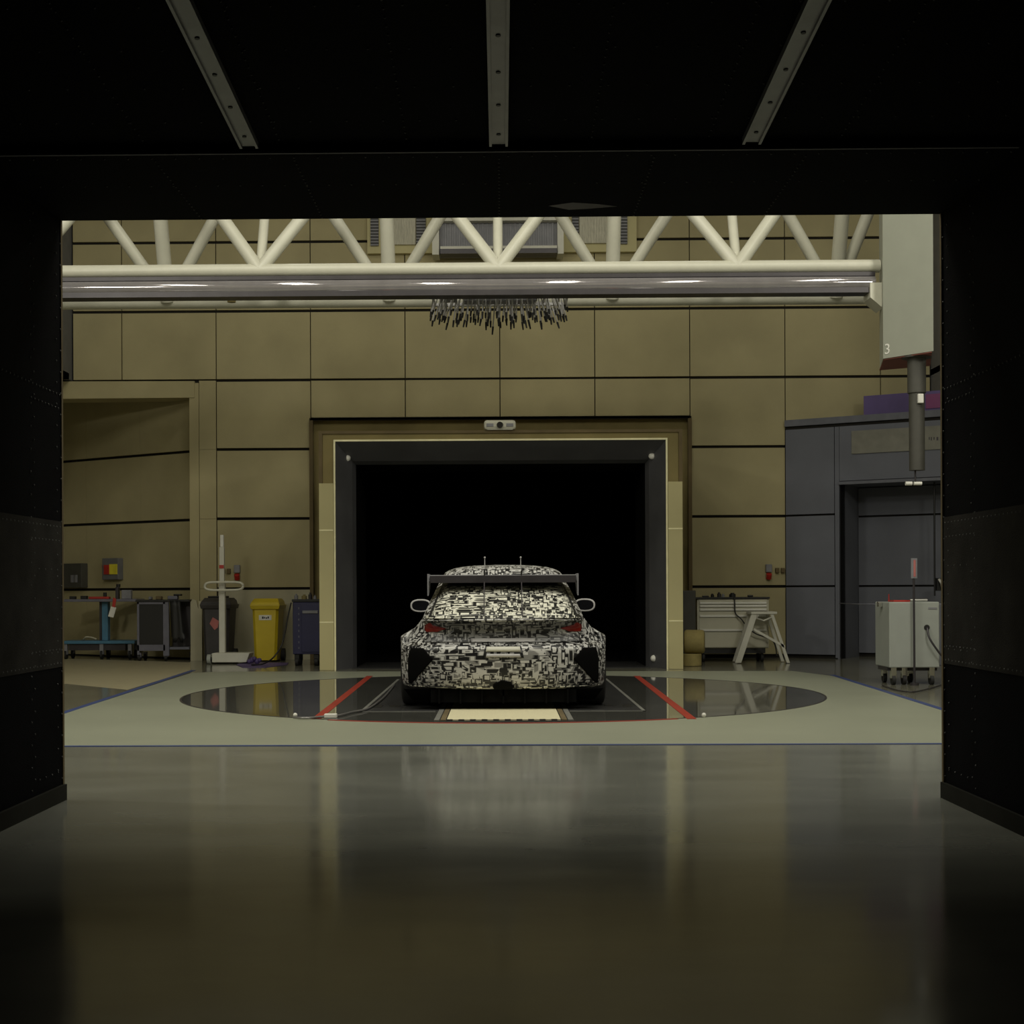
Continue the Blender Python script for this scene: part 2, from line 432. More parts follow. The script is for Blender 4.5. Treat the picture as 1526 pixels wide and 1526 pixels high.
# canopy beam and alcove at the left
m = MB(); za = P(290, 592, YW-.05).z; zb = Z[4]-.01
xr = P(290, 580, YW).x
m.prism([(-9.3, YW-.12, za-.03), (xr, YW-.02, za), (xr, YW-.02, zb), (-9.3, YW-.12, zb)], (0, .5, 0)).build('trim_9', 'panel_beige', kind='structure')
A = Vector((-4.93*KW, YW+.32, 0)); dv = Vector((-3.4, 2.23, 0)).normalized()
# local x runs from far-left to corner; local -y faces the hall
Xm = Matrix.Translation(A-dv*-0.0)
def frame(o, dx):                                    # local x along dx, local -y towards the hall side
    dx = dx.normalized(); ny = Vector((-dx.y, dx.x, 0))
    return Matrix(((dx.x, ny.x, 0, o.x), (dx.y, ny.y, 0, o.y), (0, 0, 1, 0), (0, 0, 0, 1)))
m = MB(); bk = MB(); far = A+dv*4.6
m.X = bk.X = frame(far, -dv)
panels(m, [(.3, 2.0), (2.0, 3.37), (3.37, 4.6)], [(0, Z[1]), (Z[1], Z[2]), (Z[2], Z[3]), (Z[3], 4.55)], gx=.002)
m.build('wall_alcove', 'panel_beige', kind='structure')
bk.box(0, 4.62, .0, .08, 0, 4.58); bk.build('wall_alcove', 'joint_black', kind='structure').name = 'wall_alcove_joints'
box1('wall_alcove', 'panel_beige', -4.93*KW, XC, YW-.0, YW+.42, 0, 4.55, kind='structure')
box1('ceiling', 'panel_beige', -9.4, XC, YW+.36, 27, 4.56, 4.6, kind='structure')

# ---------------------------------------------------------------- nozzle
YN = 20.1
nz = thing('wind_nozzle', 'large square wind tunnel nozzle mouth with dark grey frame behind the car', 'nozzle', (0, YN, 0))
xo, zo = 2.36, P(746, 654, YN).z
xf = 2.57; zf = P(746, 641, YN).z
yi = .42; xi = 2.14; zi = P(746, 686, YN+yi).z
# dark bevelled lip
m = MB()
q = [[(-xo+.025, 0, 0), (-xo+.025, 0, zo-.025), (xo-.025, 0, zo-.025), (xo-.025, 0, 0)],
     [(-xi, yi, 0), (-xi, yi, zi), (xi, yi, zi), (xi, yi, 0)]]
m.grid(q, False); m.build('lip', 'nozzle_grey', nz)
m = MB()
q = [[(-xi, yi, 0), (-xi, yi, zi), (xi, yi, zi), (xi, yi, 0)], [(-xi+.04, yi+.15, 0), (-xi+.04, yi+.15, zi-.04), (xi-.04, yi+.15, zi-.04), (xi-.04, yi+.15, 0)]]
m.grid(q, False); m.build('throat', 'nozzle_grey', nz)
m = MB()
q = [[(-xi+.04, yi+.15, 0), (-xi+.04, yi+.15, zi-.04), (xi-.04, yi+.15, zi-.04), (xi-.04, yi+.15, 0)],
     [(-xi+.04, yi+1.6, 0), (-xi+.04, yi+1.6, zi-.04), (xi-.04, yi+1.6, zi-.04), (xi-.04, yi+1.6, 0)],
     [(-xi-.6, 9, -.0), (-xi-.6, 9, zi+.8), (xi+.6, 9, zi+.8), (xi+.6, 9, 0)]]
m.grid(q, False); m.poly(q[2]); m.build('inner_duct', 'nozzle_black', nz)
MB().box(-xi, xi, .25, 2.0, .004, .012).build('threshold', 'plate_grey', nz)
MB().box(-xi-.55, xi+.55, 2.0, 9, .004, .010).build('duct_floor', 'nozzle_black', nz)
# cream edge round the mouth
e = .025
m = MB(); m.box(-xo, -xo+e, -.01, .03, 0, zo).box(xo-e, xo, -.01, .03, 0, zo).box(-xo+e, xo-e, -.01, .03, zo-e, zo)
m.build('mouth_edge', 'edge_cream', nz)
# outer casing
m = MB(); m.box(-xf, -xo, .02, 2.9, 0, zo).box(xo, xf, .02, 2.9, 0, zo).box(-xf, xf, .02, 2.9, zo, zf)
m.build('casing', 'olive', nz)
m = MB(); m.box(-xf, -xf+.05, -.01, .03, 2.6, zf).box(xf-.05, xf, -.01, .03, 2.6, zf).box(-xf+.05, xf-.05, -.01, .03, zf-.04, zf)
m.build('casing_edge', 'recess_brown', nz)
zp = P(484, 720, YN).z
zz = [0, .66, 1.95, zp]
zz = [0.003, P(484, 927, YN).z, P(484, 790, YN).z, zp]
for sx in (-1, 1):
    for a, b in zip(zz[:-1], zz[1:]):
        xa, xb = sorted((sx*(xo+.003), sx*(xf-.005)))
        MB().box(xa, xb, -.03, .015, a, b-.006).build('side_board', 'post_beige', nz)
for b in zz[1:3]:
    for sx in (-1, 1):
        xa, xb = sorted((sx*(xo+.003), sx*(xf-.005))); MB().box(xa, xb, -.034, -.028, b-.012, b+.006).build('board_strip', 'edge_cream', nz)
for (px, py) in ((518, 683), (971, 680), (974, 981)):
    p = P(px, py, YN+yi-.06) - Vector((0, YN, 0)); p.y = yi-.10
    MB().dome(p, .05, 12).build('corner_bolt', 'paper', nz)
# hole in the hall wall, lined
m = MB(); m.box(-XO, -XO+.02, YW-.02, 25, 0, ZO-.03).box(XO-.02, XO, YW-.02, 25, 0, ZO-.03).box(-XO, XO, YW-.02, 25, ZO-.03, ZO)
m.build('trim_10', 'recess_brown', kind='structure')
m = MB(); m.box(-XO, -xf-.005, YW+.12, YW+.16, 0, ZO).box(xf+.005, XO, YW+.12, YW+.16, 0, ZO).box(-xf-.005, xf+.005, YW+.12, YW+.16, zf+.005, ZO)
m.build('wall_recess', 'olive', kind='structure')
m = MB(); m.box(-XO-.02, XO+.02, YW-.02, YW+.03, ZO-.035, ZO+.005); m.build('trim_11', 'joint_black', kind='structure')
m = MB(); m.box(-XO-.02, -XO+.04, YW-.06, YW, 0, ZO-.04).box(XO-.04, XO+.02, YW-.06, YW, 0, ZO-.04); m.build('trim_12', 'recess_brown', kind='structure')
# camera box on the nozzle
p = P(745, 647, YN-.02)
t = thing('sensor_box', 'small white box with round black lens on top of the nozzle frame', 'camera', (p.x, YN+.05, zf+.001))
zt = P(745, 626.5, YN).z-zf
MB().box(-.225, .225, -.12, .12, .0, zt).build('housing', 'white_paint', t, bevel=.04)
MB().cyl((0, -.121, zt*.45), (0, -.15, zt*.45), .045, n=20).build('lens', 'glass_dark', t)
for sx in (-1, 1): MB().box(sx*.14-.05, sx*.14+.05, -.13, -.119, zt*.3, zt*.62).build('sensor_window', 'soft_grey', t, bevel=.003)
MB().box(-.18, .18, -.1, .1, .0, .012).build('foot', 'white_matt', t)

# ---------------------------------------------------------------- lifting gantry truss
YF, YB = 16.0, 17.3
t = thing('gantry_truss', 'white tubular gantry truss spanning the hall above the car', 'truss', (0, YF, 0))
zF = P(746, 400.5, YF).z; zB = P(746, 447, YB).z; zTop = zF+1.9
X0, X1 = -XS+.0, 4.75
def L3(x, y, z): return (x, y-YF, z)
MB().cyl(L3(X0, YF, zF), L3(4.26, YF, zF), .072, n=24).build('chord', 'white_paint', t)
MB().cyl(L3(X0, YB, zB), L3(X1, YB, zB), .082, n=24).build('chord', 'white_paint', t)
MB().cyl(L3(X0, 16.6, zTop), L3(X1, 16.6, zTop), .082, n=24).build('chord', 'white_paint', t)
sp = 356/FPX*YF
fn = [P(742, 398, YF).x+i*sp for i in (-2, -1, 0, 1)]
bn = [P(746, 440, YB).x+(i+.5)*sp*1.005 for i in (-2, -1, 0, 1)]
for x in fn:
    for s_ in (-1, 1):
        xt = x+s_*sp*.5
        if xt < X0: continue
        MB().cyl(L3(x, YF, zF), L3(xt*1.0, 16.6, zTop), .074, n=20).build('brace', 'white_paint', t)
    MB().cyl(L3(x, YF+.05, zF), L3(x, 16.9, zTop), .055, n=20).build('brace', 'white_paint', t)
for x in bn:
    for s_ in (-1, 1):
        MB().cyl(L3(x, YB, zB), L3(min(x+s_*sp*.5, X1), 16.6, zTop), .07, n=20).build('brace', 'white_paint', t)
    MB().cyl(L3(x, YB-.05, zB), L3(x, 16.5, zTop), .085, n=20).build('post', 'white_paint', t)
# running rail under the front chord
z412 = P(746, 412, YF).z; z441 = P(746, 441, YF).z
MB().box(X0, 4.2, -.052, .12, z412-.03, z412+.012).build('rail_flange', 'dark_metal', t)
MB().cyl((X0, -.0, (z412+z441)/2+.005), (4.2, -.0, (z412+z441)/2+.005), .082, n=32).build('rail_tube', 'rail_metal', t)
MB().box(X0, 4.2, -.06, .16, z441, z441+.06).build('rail_lip', 'dark_metal', t)
p0 = P(1297, 421, 15.9); p1 = P(1316, 459, 15.9)
MB().prism([(p0.x, -.1, p0.z), (p1.x, -.1, p0.z), (p1.x, -.1, p1.z), (p0.x, -.1, p1.z+.12)], (0, .3, 0)).build('end_bracket', 'white_paint', t)
p = P(345, 448, 16.9)
MB().cyl(L3(p.x, 16.9, p.z-.02), L3(p.x, 16.9, p.z+.05), .05, n=12).build('cable_clip', 'olive', t)

# hanging sensor cluster
ph = P(745, 448, 16.6)
t = thing('hanging_rod_cluster', 'cluster of thin grey rods with dark tips hanging below the gantry', 'sensor array', (ph.x, 16.6, ph.z))
hw = .79
m = MB(); m.box(-hw, hw, -.30, -.27, 0, .03).box(-hw, hw, .27, .30, 0, .03).box(-hw, -hw+.03, -.3, .3, 0, .03).box(hw-.03, hw, -.3, .3, 0, .03)
m.build('frame', 'rod_grey', t)
m = MB()
for k in range(9):
    x = -hw+.1+k*(2*hw-.2)/8; m.box(x-.012, x+.012, -.3, .3, .03, .05)
m.build('crossbar', 'rod_grey', t)
m = MB(); m.box(-.42, .42, -.12, .12, -.02, .10).box(-.7, -.5, -.1, .1, .0, .07); m.build('terminal_box', 'soft_grey', t)
for x in (-.42, .42): MB().box(x-.02, x+.02, -.46, .3, .05, .085).build('hanger', 'dark_metal', t)
m = MB(); m.mi = 0; m.cyl((0, 0, 0), (0, 0, -.20), .008, n=6); m.mi = 1; m.cyl((0, 0, -.20), (0, 0, -.275), .013, .009, n=8)
rod0 = m.build('rod', ['rod_grey', 'black'], t)
cnt = 0
for r_ in range(5):
    for k in range(19):
        o = rod0 if cnt == 0 else rod0.copy()
        if cnt: COL.objects.link(o); o.parent = t
        cnt += 1
        fx = -1+2*(k+.5*(r_ % 2))/18.5
        o.location = (fx*hw*.96+random.uniform(-.02, .02), -.28+r_*.14, random.uniform(-.02, .06)-.0*abs(fx))
        o.rotation_euler = (random.uniform(-.25, .25), random.uniform(-.12, .12)-fx*.25, 0)
        o.scale = (1, 1, random.uniform(.85, 1.3)*(1-.22*fx*fx))

# mast housing on the right
za = P(1390, 523, 15.2).z
xl = P(1316, 500, 15.69).x; xr_ = P(1391, 500, 15.2).x
t = thing('probe_mast', 'tall white mast housing marked 3 with dark telescopic tube hanging at the hall side', 'mast', (xl, 15.2, za))
w_ = xr_-xl
MB().prism([(0, .49, 0), (w_, 0, 0), (w_+.10, .9, 0), (.15, 1.2, 0)], (0, 0, 4.6)).build('housing', 'mast_white', t)
MB().prism([(.01, .5, -.012), (w_-.01, .02, -.012), (w_+.25, .95, -.012), (.16, 1.25, -.012)], (0, 0, .010)).build('bottom_plate', 'mast_red', t)['label'] = 'reddish underside plate'
pt = P(1368, 560, 15.5); lx = pt.x-xl
MB().cyl((lx, .35, -.40), (lx, .35, 0), .098, n=24).cyl((lx, .35, -.02), (lx, .35, 0), .16, n=24).build('outer_tube', 'tube_dark', t)
zb = P(1368, 701, 15.55).z-za
MB().cyl((lx, .35, zb), (lx, .35, -.40), .083, n=24).build('inner_tube', 'tube_dark', t)
zl = P(1370, 594, 15.45).z-za
MB().box(lx-.02, lx+.04, .35-.125, .35-.08, zl-.05, zl+.05).build('latch', 'paper', t, bevel=.006)
zq = P(1364, 720, 15.5).z-za
MB().cyl((lx-.02, .35, zq), (lx-.02, .35, zb), .010, n=8).build('probe_rod', 'dark_metal', t)
MB().cyl((lx-.125, .35, zq), (lx-.055, .35, zq), .022, n=12).cyl((lx-.035, .35, zq), (lx+.05, .35, zq), .020, n=12).build('probe_head', 'paper', t)
tc = bpy.data.curves.new('number', 'FONT'); tc.body = '3'; tc.size = .16; tc.extrude = .002; tc.align_x = 'LEFT'
tc.materials.append(M['paper']); tmp = bpy.data.objects.new('tmp', tc); COL.objects.link(tmp); bpy.context.view_layer.update()
nm_ = bpy.data.meshes.new_from_object(tmp.evaluated_get(bpy.context.evaluated_depsgraph_get())); bpy.data.objects.remove(tmp)
o = bpy.data.objects.new('number', nm_); COL.objects.link(o); o.parent = t
ang = math.atan2(-.49, w_); o.rotation_euler = (math.pi/2, 0, ang); o.location = (.008, .475, .045)
# round duct strip between housing and wall
# ---------------------------------------------------------------- ventilation unit on the back wall
YV = YW-.002
t = thing('ventilation_unit', 'beige framed ventilation unit with ribbed panels high on the back wall', 'ventilation unit', (0, YV, 0))
def RX(a): return P(a, 350, YV-.02).x
def RZ(b): return P(746, b, YV-.02).z
z0, z1 = RZ(378), RZ(250)
MB().box(RX(548), RX(948), -.10, .0, z0, z1).build('back_panel', 'post_beige', t)
for a, b in ((553, 565), (621, 635), (852, 862), (923, 934)):
    g_ = MB().box(RX(a), RX(b), -.13, -.10, RZ(367), z1).build('grille', 'black', t)
    m = MB(); zz_ = RZ(367)
    while zz_ < z1: m.box(RX(a), RX(b), -.14, -.13, zz_, zz_+.018); zz_ += .05
    m.build('louvre', 'soft_grey', g_)
for a, b in ((586, 620), (863, 922)):
    m = MB(); k = RX(a)
    m.box(RX(a), RX(b), -.14, -.10, RZ(366), z1)
    while k < RX(b): m.box(k, k+.012, -.155, -.14, RZ(366), z1); k += .045
    m.build('ribbed_panel', 'vent_light', t)
MB().box(RX(646), RX(656), -.5, -.1, RZ(389), RZ(336)).box(RX(829), RX(838), -.5, -.1, RZ(389), RZ(336)).box(RX(646), RX(838), -.5, -.1, RZ(340), RZ(325)).build('hood_frame', 'white_matt', t)
m = MB(); m.box(RX(656), RX(829), -.35, -.1, RZ(386), RZ(340))
k = RX(657)
while k < RX(828): m.box(k, k+.03, -.37, -.35, RZ(386), RZ(340)); k += .075
m.build('curtain', 'soft_grey', t)
m = MB(); m.box(RX(658), RX(828), -.55, -.3, RZ(382), RZ(378)); m.build('shelf', 'white_matt', t)
m = MB(); m.box(RX(658), RX(828), -.56, -.3, RZ(389), RZ(382)); m.build('shelf_underside', 'dark_metal', t)

# ---------------------------------------------------------------- blue-grey room at the right
A = Vector((3*ZP+.01, YW-.02, 0)); dx = Vector((2, -1.2, 0))
def on(s, y, z): return frame(A, dx) @ Vector((s, y, z))
def S_of(px, off=0.0):                                 # distance along the booth front for a pixel column
    d = ray(px, 700); k = d.x/d.y; o = frame(A, dx) @ Vector((0, off, 0)); d_ = dx.normalized()
    return (k*o.y-o.x)/(d_.x-k*d_.y)
B = MB(); K = MB(); C = MB(); B.X = K.X = C.X = frame(A, dx)
Zt = 1.12+2.52*KW; SA = S_of(1245); SB = S_of(1252); ZD = 1.12+1.65*KW
for (s0, s1, rows) in ((0, SA, ((.05, Z[1]), (Z[1], Z[2]), (Z[2], Zt))), (SA, SB, ((0, Zt),)), (SB, 3.3, ((ZD, Zt),))):
    for a, b in rows: B.box(s0+.006, s1-(0 if s0 == SA else .006), -.05, 0, a+.016, b-.016)
B.build('wall_booth', 'blue_grey', kind='structure')
K.box(0, SB, 0, .25, 0, Zt+.02); K.box(SB, 3.3, .0, .25, ZD+.03, Zt+.02); K.box(0, 3.3, -.035, .3, Zt-.012, Zt+.035)
K.box(SB, 3.3, .98, 1.05, 0, 2.9)
K.build('wall_booth', 'joint_black', kind='structure').name = 'wall_booth_joints'
C.box(0, 3.4, -.08, 2.5, Zt+.035, Zt+.14)
C.box(SB, 3.3, -.09, 0, ZD-.045, ZD)
C.build('trim_13', 'blue_grey_cap', kind='structure')
B = MB(); B.X = frame(A, dx)
B.box(SB-.03, SB, -.06, .98, 0, ZD)                         # jamb
B.box(SB, 3.3, -.02, .98, ZD-.03, ZD+.02)
for a, b in ((0.05, Z[1]), (Z[1], Z[2]), (Z[2], ZD-.03)): B.box(SB+.01, 3.3, .93, .97, a+.016, b-.016)
B.build('wall_booth', 'blue_grey', kind='structure')
# pale board on the booth front
def ZB(px, py):
    s = S_of(px); q = on(s, 0, 0); return P(px, py, q.y).z
t = thing('notice_board', 'long pale board fixed to the blue-grey booth front behind the mast tube', 'board', on(0, -.055, 0), math.atan2(dx.y, dx.x))
MB().box(S_of(1271), 3.0, -.015, .0, ZB(1271, 677), ZB(1271, 643)).build('board', 'board_tan', t)
m = MB()
for i, sx in enumerate((1386, 1389, 1393, 1397.5)): s = S_of(sx); m.box(s, s+.018+.01*(i == 3), -.018, -.014, ZB(sx, 656+i % 2), ZB(sx, 652))
m.build('lettering', 'dark_metal', t)
t = thing('purple_sign', 'purple sign standing on top of the blue-grey booth', 'sign', on(0, .15, Zt+.14), math.atan2(dx.y, dx.x))
s0 = S_of(1289, .15)
MB().box(s0, 3.1, -.06, .06, 0, .32).build('sign_body', 'purple', t, bevel=.005)
MB().box(S_of(1382, .15), 3.09, -.075, -.061, .05, .27).build('emblem', 'magenta', t)['label'] = 'magenta patch'  # magenta patch in plain surface colour
# barrier strap across the booth doorway
a = on(.74, -.07, 0); b = P(1325, 901, a.y-1.0)
pa = P(1249, 899, a.y-.03)
# ---------------------------------------------------------------- grey cabinet on castors (right)
fl = F(1340, 1021); YK = fl.y
xa = P(1325, 900, YK).x; xb = P(1400, 900, YK).x
zt = P(1360, 897, YK).z; zb = P(1360, 995, YK).z
cabp = (xa, YK, 0)
t = thing('equipment_cabinet', 'pale grey equipment cabinet on castors in front of the blue-grey booth', 'cabinet', cabp)
W = xb-xa
MB().box(0, W, .0, .62, zb, zt).build('body', 'cab_grey', t, bevel=.012)
MB().box(W+.004, W+.09, .05, .60, zb+.02, zt-.02).build('side_cover', 'blue_grey', t, bevel=.01)
MB().box(.57*W+.12, .57*W+.22, -.006, .0, zt-.085, zt-.065).build('vent_slot', 'soft_grey', t)
zs = P(1381, 935, YK).z; xs = P(1381, 935, YK).x-xa
MB().cyl((xs, -.012, zs), (xs, .01, zs), .032, n=16).build('cable_port', 'black', t)
MB().tube(catmull([(xs, -.02, zs), (xs+.01, -.07, zs-.12), (xs+.10, -.09, zs-.27), (xs+.20, -.08, zs-.40), (xs+.26, -.05, zs-.6), (xs+.2, -.1, zs-.72), (xs+.12, -.1, zs-.70)], 6), .012).build('power_cable', 'dark_metal', t)
for i, (x, y) in enumerate(((.06, .06), (.20, .12), (W-.08, .06), (W-.2, .5), (.08, .52))):
    o = MB().cyl((x-.02, y, .06), (x+.02, y, .06), .06, n=20).build('castor', 'rubber', t)
    MB().box(x-.032, x+.032, y-.035, y+.035, .075, zb+.01).build('castor_fork', 'steel', o, bevel=.004)
MB().box(.0, W, .10, .5, zb-.04, zb).build('base_rail', 'dark_metal', t)
MB().cyl((.35, -.3, .003), (.35, -.3, .02), .0, n=4)
# pole with label plate in front
pf = P(1362, 986, YK-.05)
t = thing('labelled_pole', 'thin dark pole with small label plate at its top before the grey cabinet', 'pole', (pf.x, YK-.07, 0))
zt2 = P(1358, 832, YK-.07).z; zl2 = P(1358, 862, YK-.07).z
MB().cyl((0, 0, .03), (-.005, 0, zt2-.02), .013, n=10).build('tube', 'dark_metal', t)
MB().box(-.04, .032, -.02, -.008, zl2, zt2).build('label_plate', 'soft_grey', t, bevel=.003)
MB().box(-.012, .012, -.024, -.02, zl2+.02, zt2-.02).build('strip', 'pink', t)
MB().cyl((0, 0, 0), (0, 0, .03), .05, n=16).build('foot', 'dark_metal', t)
# small things on the cabinet
o = box1('red_folder', 'red', xa+.08, xa+.27, YK+.1, YK+.35, zt+.001, zt+.02, bevel=.002); tag(o, 'flat red folder lying on the pale grey cabinet', 'folder')
o = MB().cyl((xa+.30, YK+.2, zt+.02), (xa+.50, YK+.2, zt+.02), .019, n=12).build('torch', 'steel'); tag(o, 'thin silver tube lying on the pale grey cabinet', 'tube')
o = MB().cyl((xa+.12, YK+.45, zt), (xa+.12, YK+.45, zt+.09), .006, n=8).build('antenna', 'red'); tag(o, 'short thin red rod standing on the pale grey cabinet', 'rod')
# strap from booth pillar to cabinet
q0 = P(1251, 899, 21.9); q1 = Vector((xa-.004, YK+.3, zt-.03)); 
m = MB(); m.tube([q0, q0.lerp(q1, .5)-Vector((0, 0, .006)), q1], .008)
o = m.build('barrier_strap', 'trolley_grey'); tag(o, 'thin grey-blue strap stretched from booth pillar to the grey cabinet', 'strap')
o = MB().box(q1.x-.05, q1.x-.0, q1.y-.03, q1.y+.03, q1.z-.03, q1.z+.03).build('hook', 'steel', o, bevel=.005)
# hanging cable with white handle at far right
YD = (on(S_of(1393), 0, 0)).y+.25
c0 = P(1392, 728, YD); c1 = P(1393, 888, YD); c0.z = ZD-.045
t = thing('door_control', 'white pull handle box on a black hanging cable in the booth doorway', 'control', (c1.x, YD, c1.z))
MB().cyl((0, 0, 0), (0, 0, c0.z-c1.z), .014, n=8).build('cable', 'black', t)
c2 = P(1400, 871, YD)
MB().box(.02, .16, -.05, .05, c2.z-c1.z-.1, c2.z-c1.z+.1).build('back_box', 'black', t)
MB().tube([(.05, -.07, c2.z-c1.z+.08), (.07, -.12, c2.z-c1.z+.02), (.10, -.07, c2.z-c1.z-.07)], .022).build('handle', 'paper', t)

# ---------------------------------------------------------------- tool chest (right)
Yt = 22.0
def XZ(px, py, Y=Yt): p = P(px, py, Y); return p.x, p.z
xa, zt = XZ(1039, 890); xb, _ = XZ(1146, 890); zb = XZ(1090, 966)[1]
t = thing('tool_chest', 'wide white tool chest with five chrome drawer handles by the nozzle', 'tool chest', (xa, Yt, 0)); W = xb-xa
MB().box(0, W, .02, .46, zb, zt-.03).build('body', 'cab_white', t, bevel=.008)
MB().box(-.05, W+.01, -.02, .47, zt-.03, zt).build('worktop', 'black', t, bevel=.004)
zz_ = [XZ(1090, y)[1] for y in (893, 900.5, 905, 910.5, 920, 941, 965)]
for i in range(6):
    d_ = MB().box(.03, W-.03, .0, .02, zz_[i+1]+.004, zz_[i]-.004).build('drawer', 'cab_white', t, bevel=.003)
    if i < 5: 
        MB().box(.04, W-.04, -.022, .0, zz_[i+1]+.004+(.0 if i < 4 else .0), zz_[i+1]+.036).build('handle', 'chrome', d_, bevel=.004)
m = MB()
for x in (.1, W-.1):
    for y in (.08, .4): 
        o = MB().cyl((x-.02, y, .065), (x+.02, y, .065), .065, n=16).build('castor', 'rubber', t)
m = MB(); m.box(.05, W-.05, .05, .4, .13, zb).build('undercarriage', 'black', t)
for i, (px, h_, w2, mt, nm) in enumerate(((1063, .055, .05, 'black', 'socket_adapter'), (1073, .075, .06, 'dark_metal', 'can'), (1079, .05, .05, 'soft_grey', 'socket_adapter'), (1093, .065, .10, 'black', 'tape_roll'), (1120, .03, .08, 'black', 'tool_pouch'), (1053, .025, .1, 'dark_metal', 'tool_pouch'))):
    x = XZ(px, 880)[0]
    lab = ('small black round part on the white tool chest, nearest the nozzle', 'dark small can standing on the white tool chest', 'grey small round part beside the dark can on the white tool chest',
           'black tape roll on the white tool chest above the hanging cable', 'low black pouch near the booth end of the white tool chest', 'flat dark pouch on the nozzle end of the white tool chest')[i]
    mm = MB()
    if nm == 'tool_pouch': mm.box(x-w2/2, x+w2/2, Yt+.08, Yt+.16, zt, zt+h_); bv = .01
    else: mm.cyl((x, Yt+.1, zt), (x, Yt+.1, zt+h_*.7), w2/2, n=14).cyl((x, Yt+.1, zt+h_*.7), (x, Yt+.1, zt+h_), w2*.3, n=14); bv = 0
    tag(mm.build(nm, mt, bevel=bv), lab, {'socket_adapter': 'part', 'can': 'can', 'tape_roll': 'tape', 'tool_pouch': 'pouch'}[nm])
x = XZ(1094, 880)[0]
pts = [(x, Yt-.03, zt+.03), (x, Yt-.05, zt-.1), (x+.01, Yt-.06, zt-.25), (XZ(1103, 927)[0], Yt-.08, XZ(1103, 922)[1]), (XZ(1112, 933)[0], Yt-.1, XZ(1112, 934)[1]), (XZ(1124, 943)[0], Yt-.14, XZ(1124, 944)[1]), (XZ(1150, 950)[0], Yt-.1, XZ(1150, 955)[1]), (XZ(1156, 975)[0], Yt-.1, XZ(1156, 978)[1])]
cable('cable', 'black', pts, .010, 'black cable hanging down the white tool chest behind the step ladder', 'cable')

# step ladder (plastic folding stool)
fl = F(1098, 989); YL = fl.y
def LX(px, py, Y): p = P(px, py, Y); return Vector((p.x-fl.x, p.y-fl.y, p.z))
t = thing('step_stool', 'white folding step stool in front of the tool chest', 'step stool', (fl.x, fl.y, 0))
def leg(p0, p1, wd, dp, nm='leg'):
    mm = MB(); d = Vector((0, dp, 0)); s_ = Vector((wd/2, 0, 0))
    mm.prism([p0-s_, p0+s_, p1+s_, p1-s_], d); return mm.build(nm, 'white_matt', t, bevel=.006)
topL = LX(1125, 914, YL); topR = LX(1150, 914, YL)
leg(LX(1100, 988, YL) , topL, .095, .05)
leg(LX(1100, 988, YL)+Vector((.02, .42, 0)), topL+Vector((0, .36, 0)), .07, .04)
leg(LX(1175, 988, YL), topR, .05, .04)
leg(LX(1175, 988, YL)+Vector((.0, .42, 0)), topR+Vector((0, .36, 0)), .05, .04)
ztp = LX(1135, 912, YL).z
MB().box(topL.x-.06, LX(1158, 912, YL).x, -.02, .44, ztp-.035, ztp+.005).build('step', 'white_matt', t, bevel=.008)
MB().prism([LX(1124, 936, YL)+Vector((0, 0, 0)), LX(1170, 962, YL), LX(1170, 966, YL), LX(1124, 940, YL)], (0, .03, 0)).build('stay', 'white_matt', t)
MB().tube([LX(1130, 916, YL), LX(1128, 921, YL), LX(1138, 925, YL), LX(1150, 920, YL)], .014).build('handle', 'white_matt', t)

# foam rolls
fr = F(1035, 993)
t = thing('foam_roll', 'olive rolled foam mat standing beside the nozzle board', 'foam roll', (P(1030, 960, 20.9).x, 20.9, 0))
MB().cyl((-.09, 0, .19), (.19, 0, .19+.0), .0, n=3)
mm = MB(); mm.cyl((.0, .0, 0.002), (.0, 0, .18), .15, n=28); mm.build('base_roll', 'foam', t, bevel=.01)
mm = MB(); mm.cyl((-.1, .05, .355), (.2, -.0, .355), .175, n=32); mm.build('top_roll', 'foam', t, bevel=.04)
# dark cabinet column beside nozzle
p = P(1031, 900, 21.6)
o = box1('fire_blanket_case', 'tube_dark', p.x-.14, p.x+.06, 21.6, 21.9, .0, P(1031, 880, 21.6).z, bevel=.01); tag(o, 'narrow dark case standing between nozzle and white tool chest', 'case')

# wall sockets
def socket(px, py, label, flip=1):
    p = P(px, py, YW)
    t = thing('wall_socket', label, 'socket', (p.x, YW, p.z), group=None)
    MB().box(-.05, .05, -.07, 0, -.02, .11).build('cover', 'soft_grey', t, bevel=.01)
    MB().cyl((0, -.07, -.05), (0, -.03, -.12), .045, n=14).build('red_plug', 'red', t)
    for k in (1, 2): MB().box(flip*(.05+k*.09)-.03, flip*(.05+k*.09)+.03, -.06, 0, -.03, .05).build('outlet', 'recess_brown', t, bevel=.006)
socket(1145, 851, 'grey socket with red plug and two brown outlets above the step stool')
socket(354, 852, 'grey socket with red plug and two brown outlets above the dark wheelie bin', -1)

# ---------------------------------------------------------------- left side things
# pale boards leaning by the alcove corner
Yp = 23.0
x0 = P(284, 950, Yp).x; x1 = P(301, 950, Yp).x; ztp = P(290, 893, Yp).z
t = MB().prism([(x0, Yp, 0), (x1, Yp, 0), (x1, Yp, ztp-.03), (x1-.05, Yp, ztp-.03), (x1-.06, Yp, ztp-.16), (x1-.09, Yp, ztp-.02), (x0+.03, Yp, ztp), (x0, Yp, ztp-.05)], (0, .04, 0)).build('board', 'panel_pale')
tag(t, 'narrow pale board with torn top edge standing by the alcove corner', 'board')

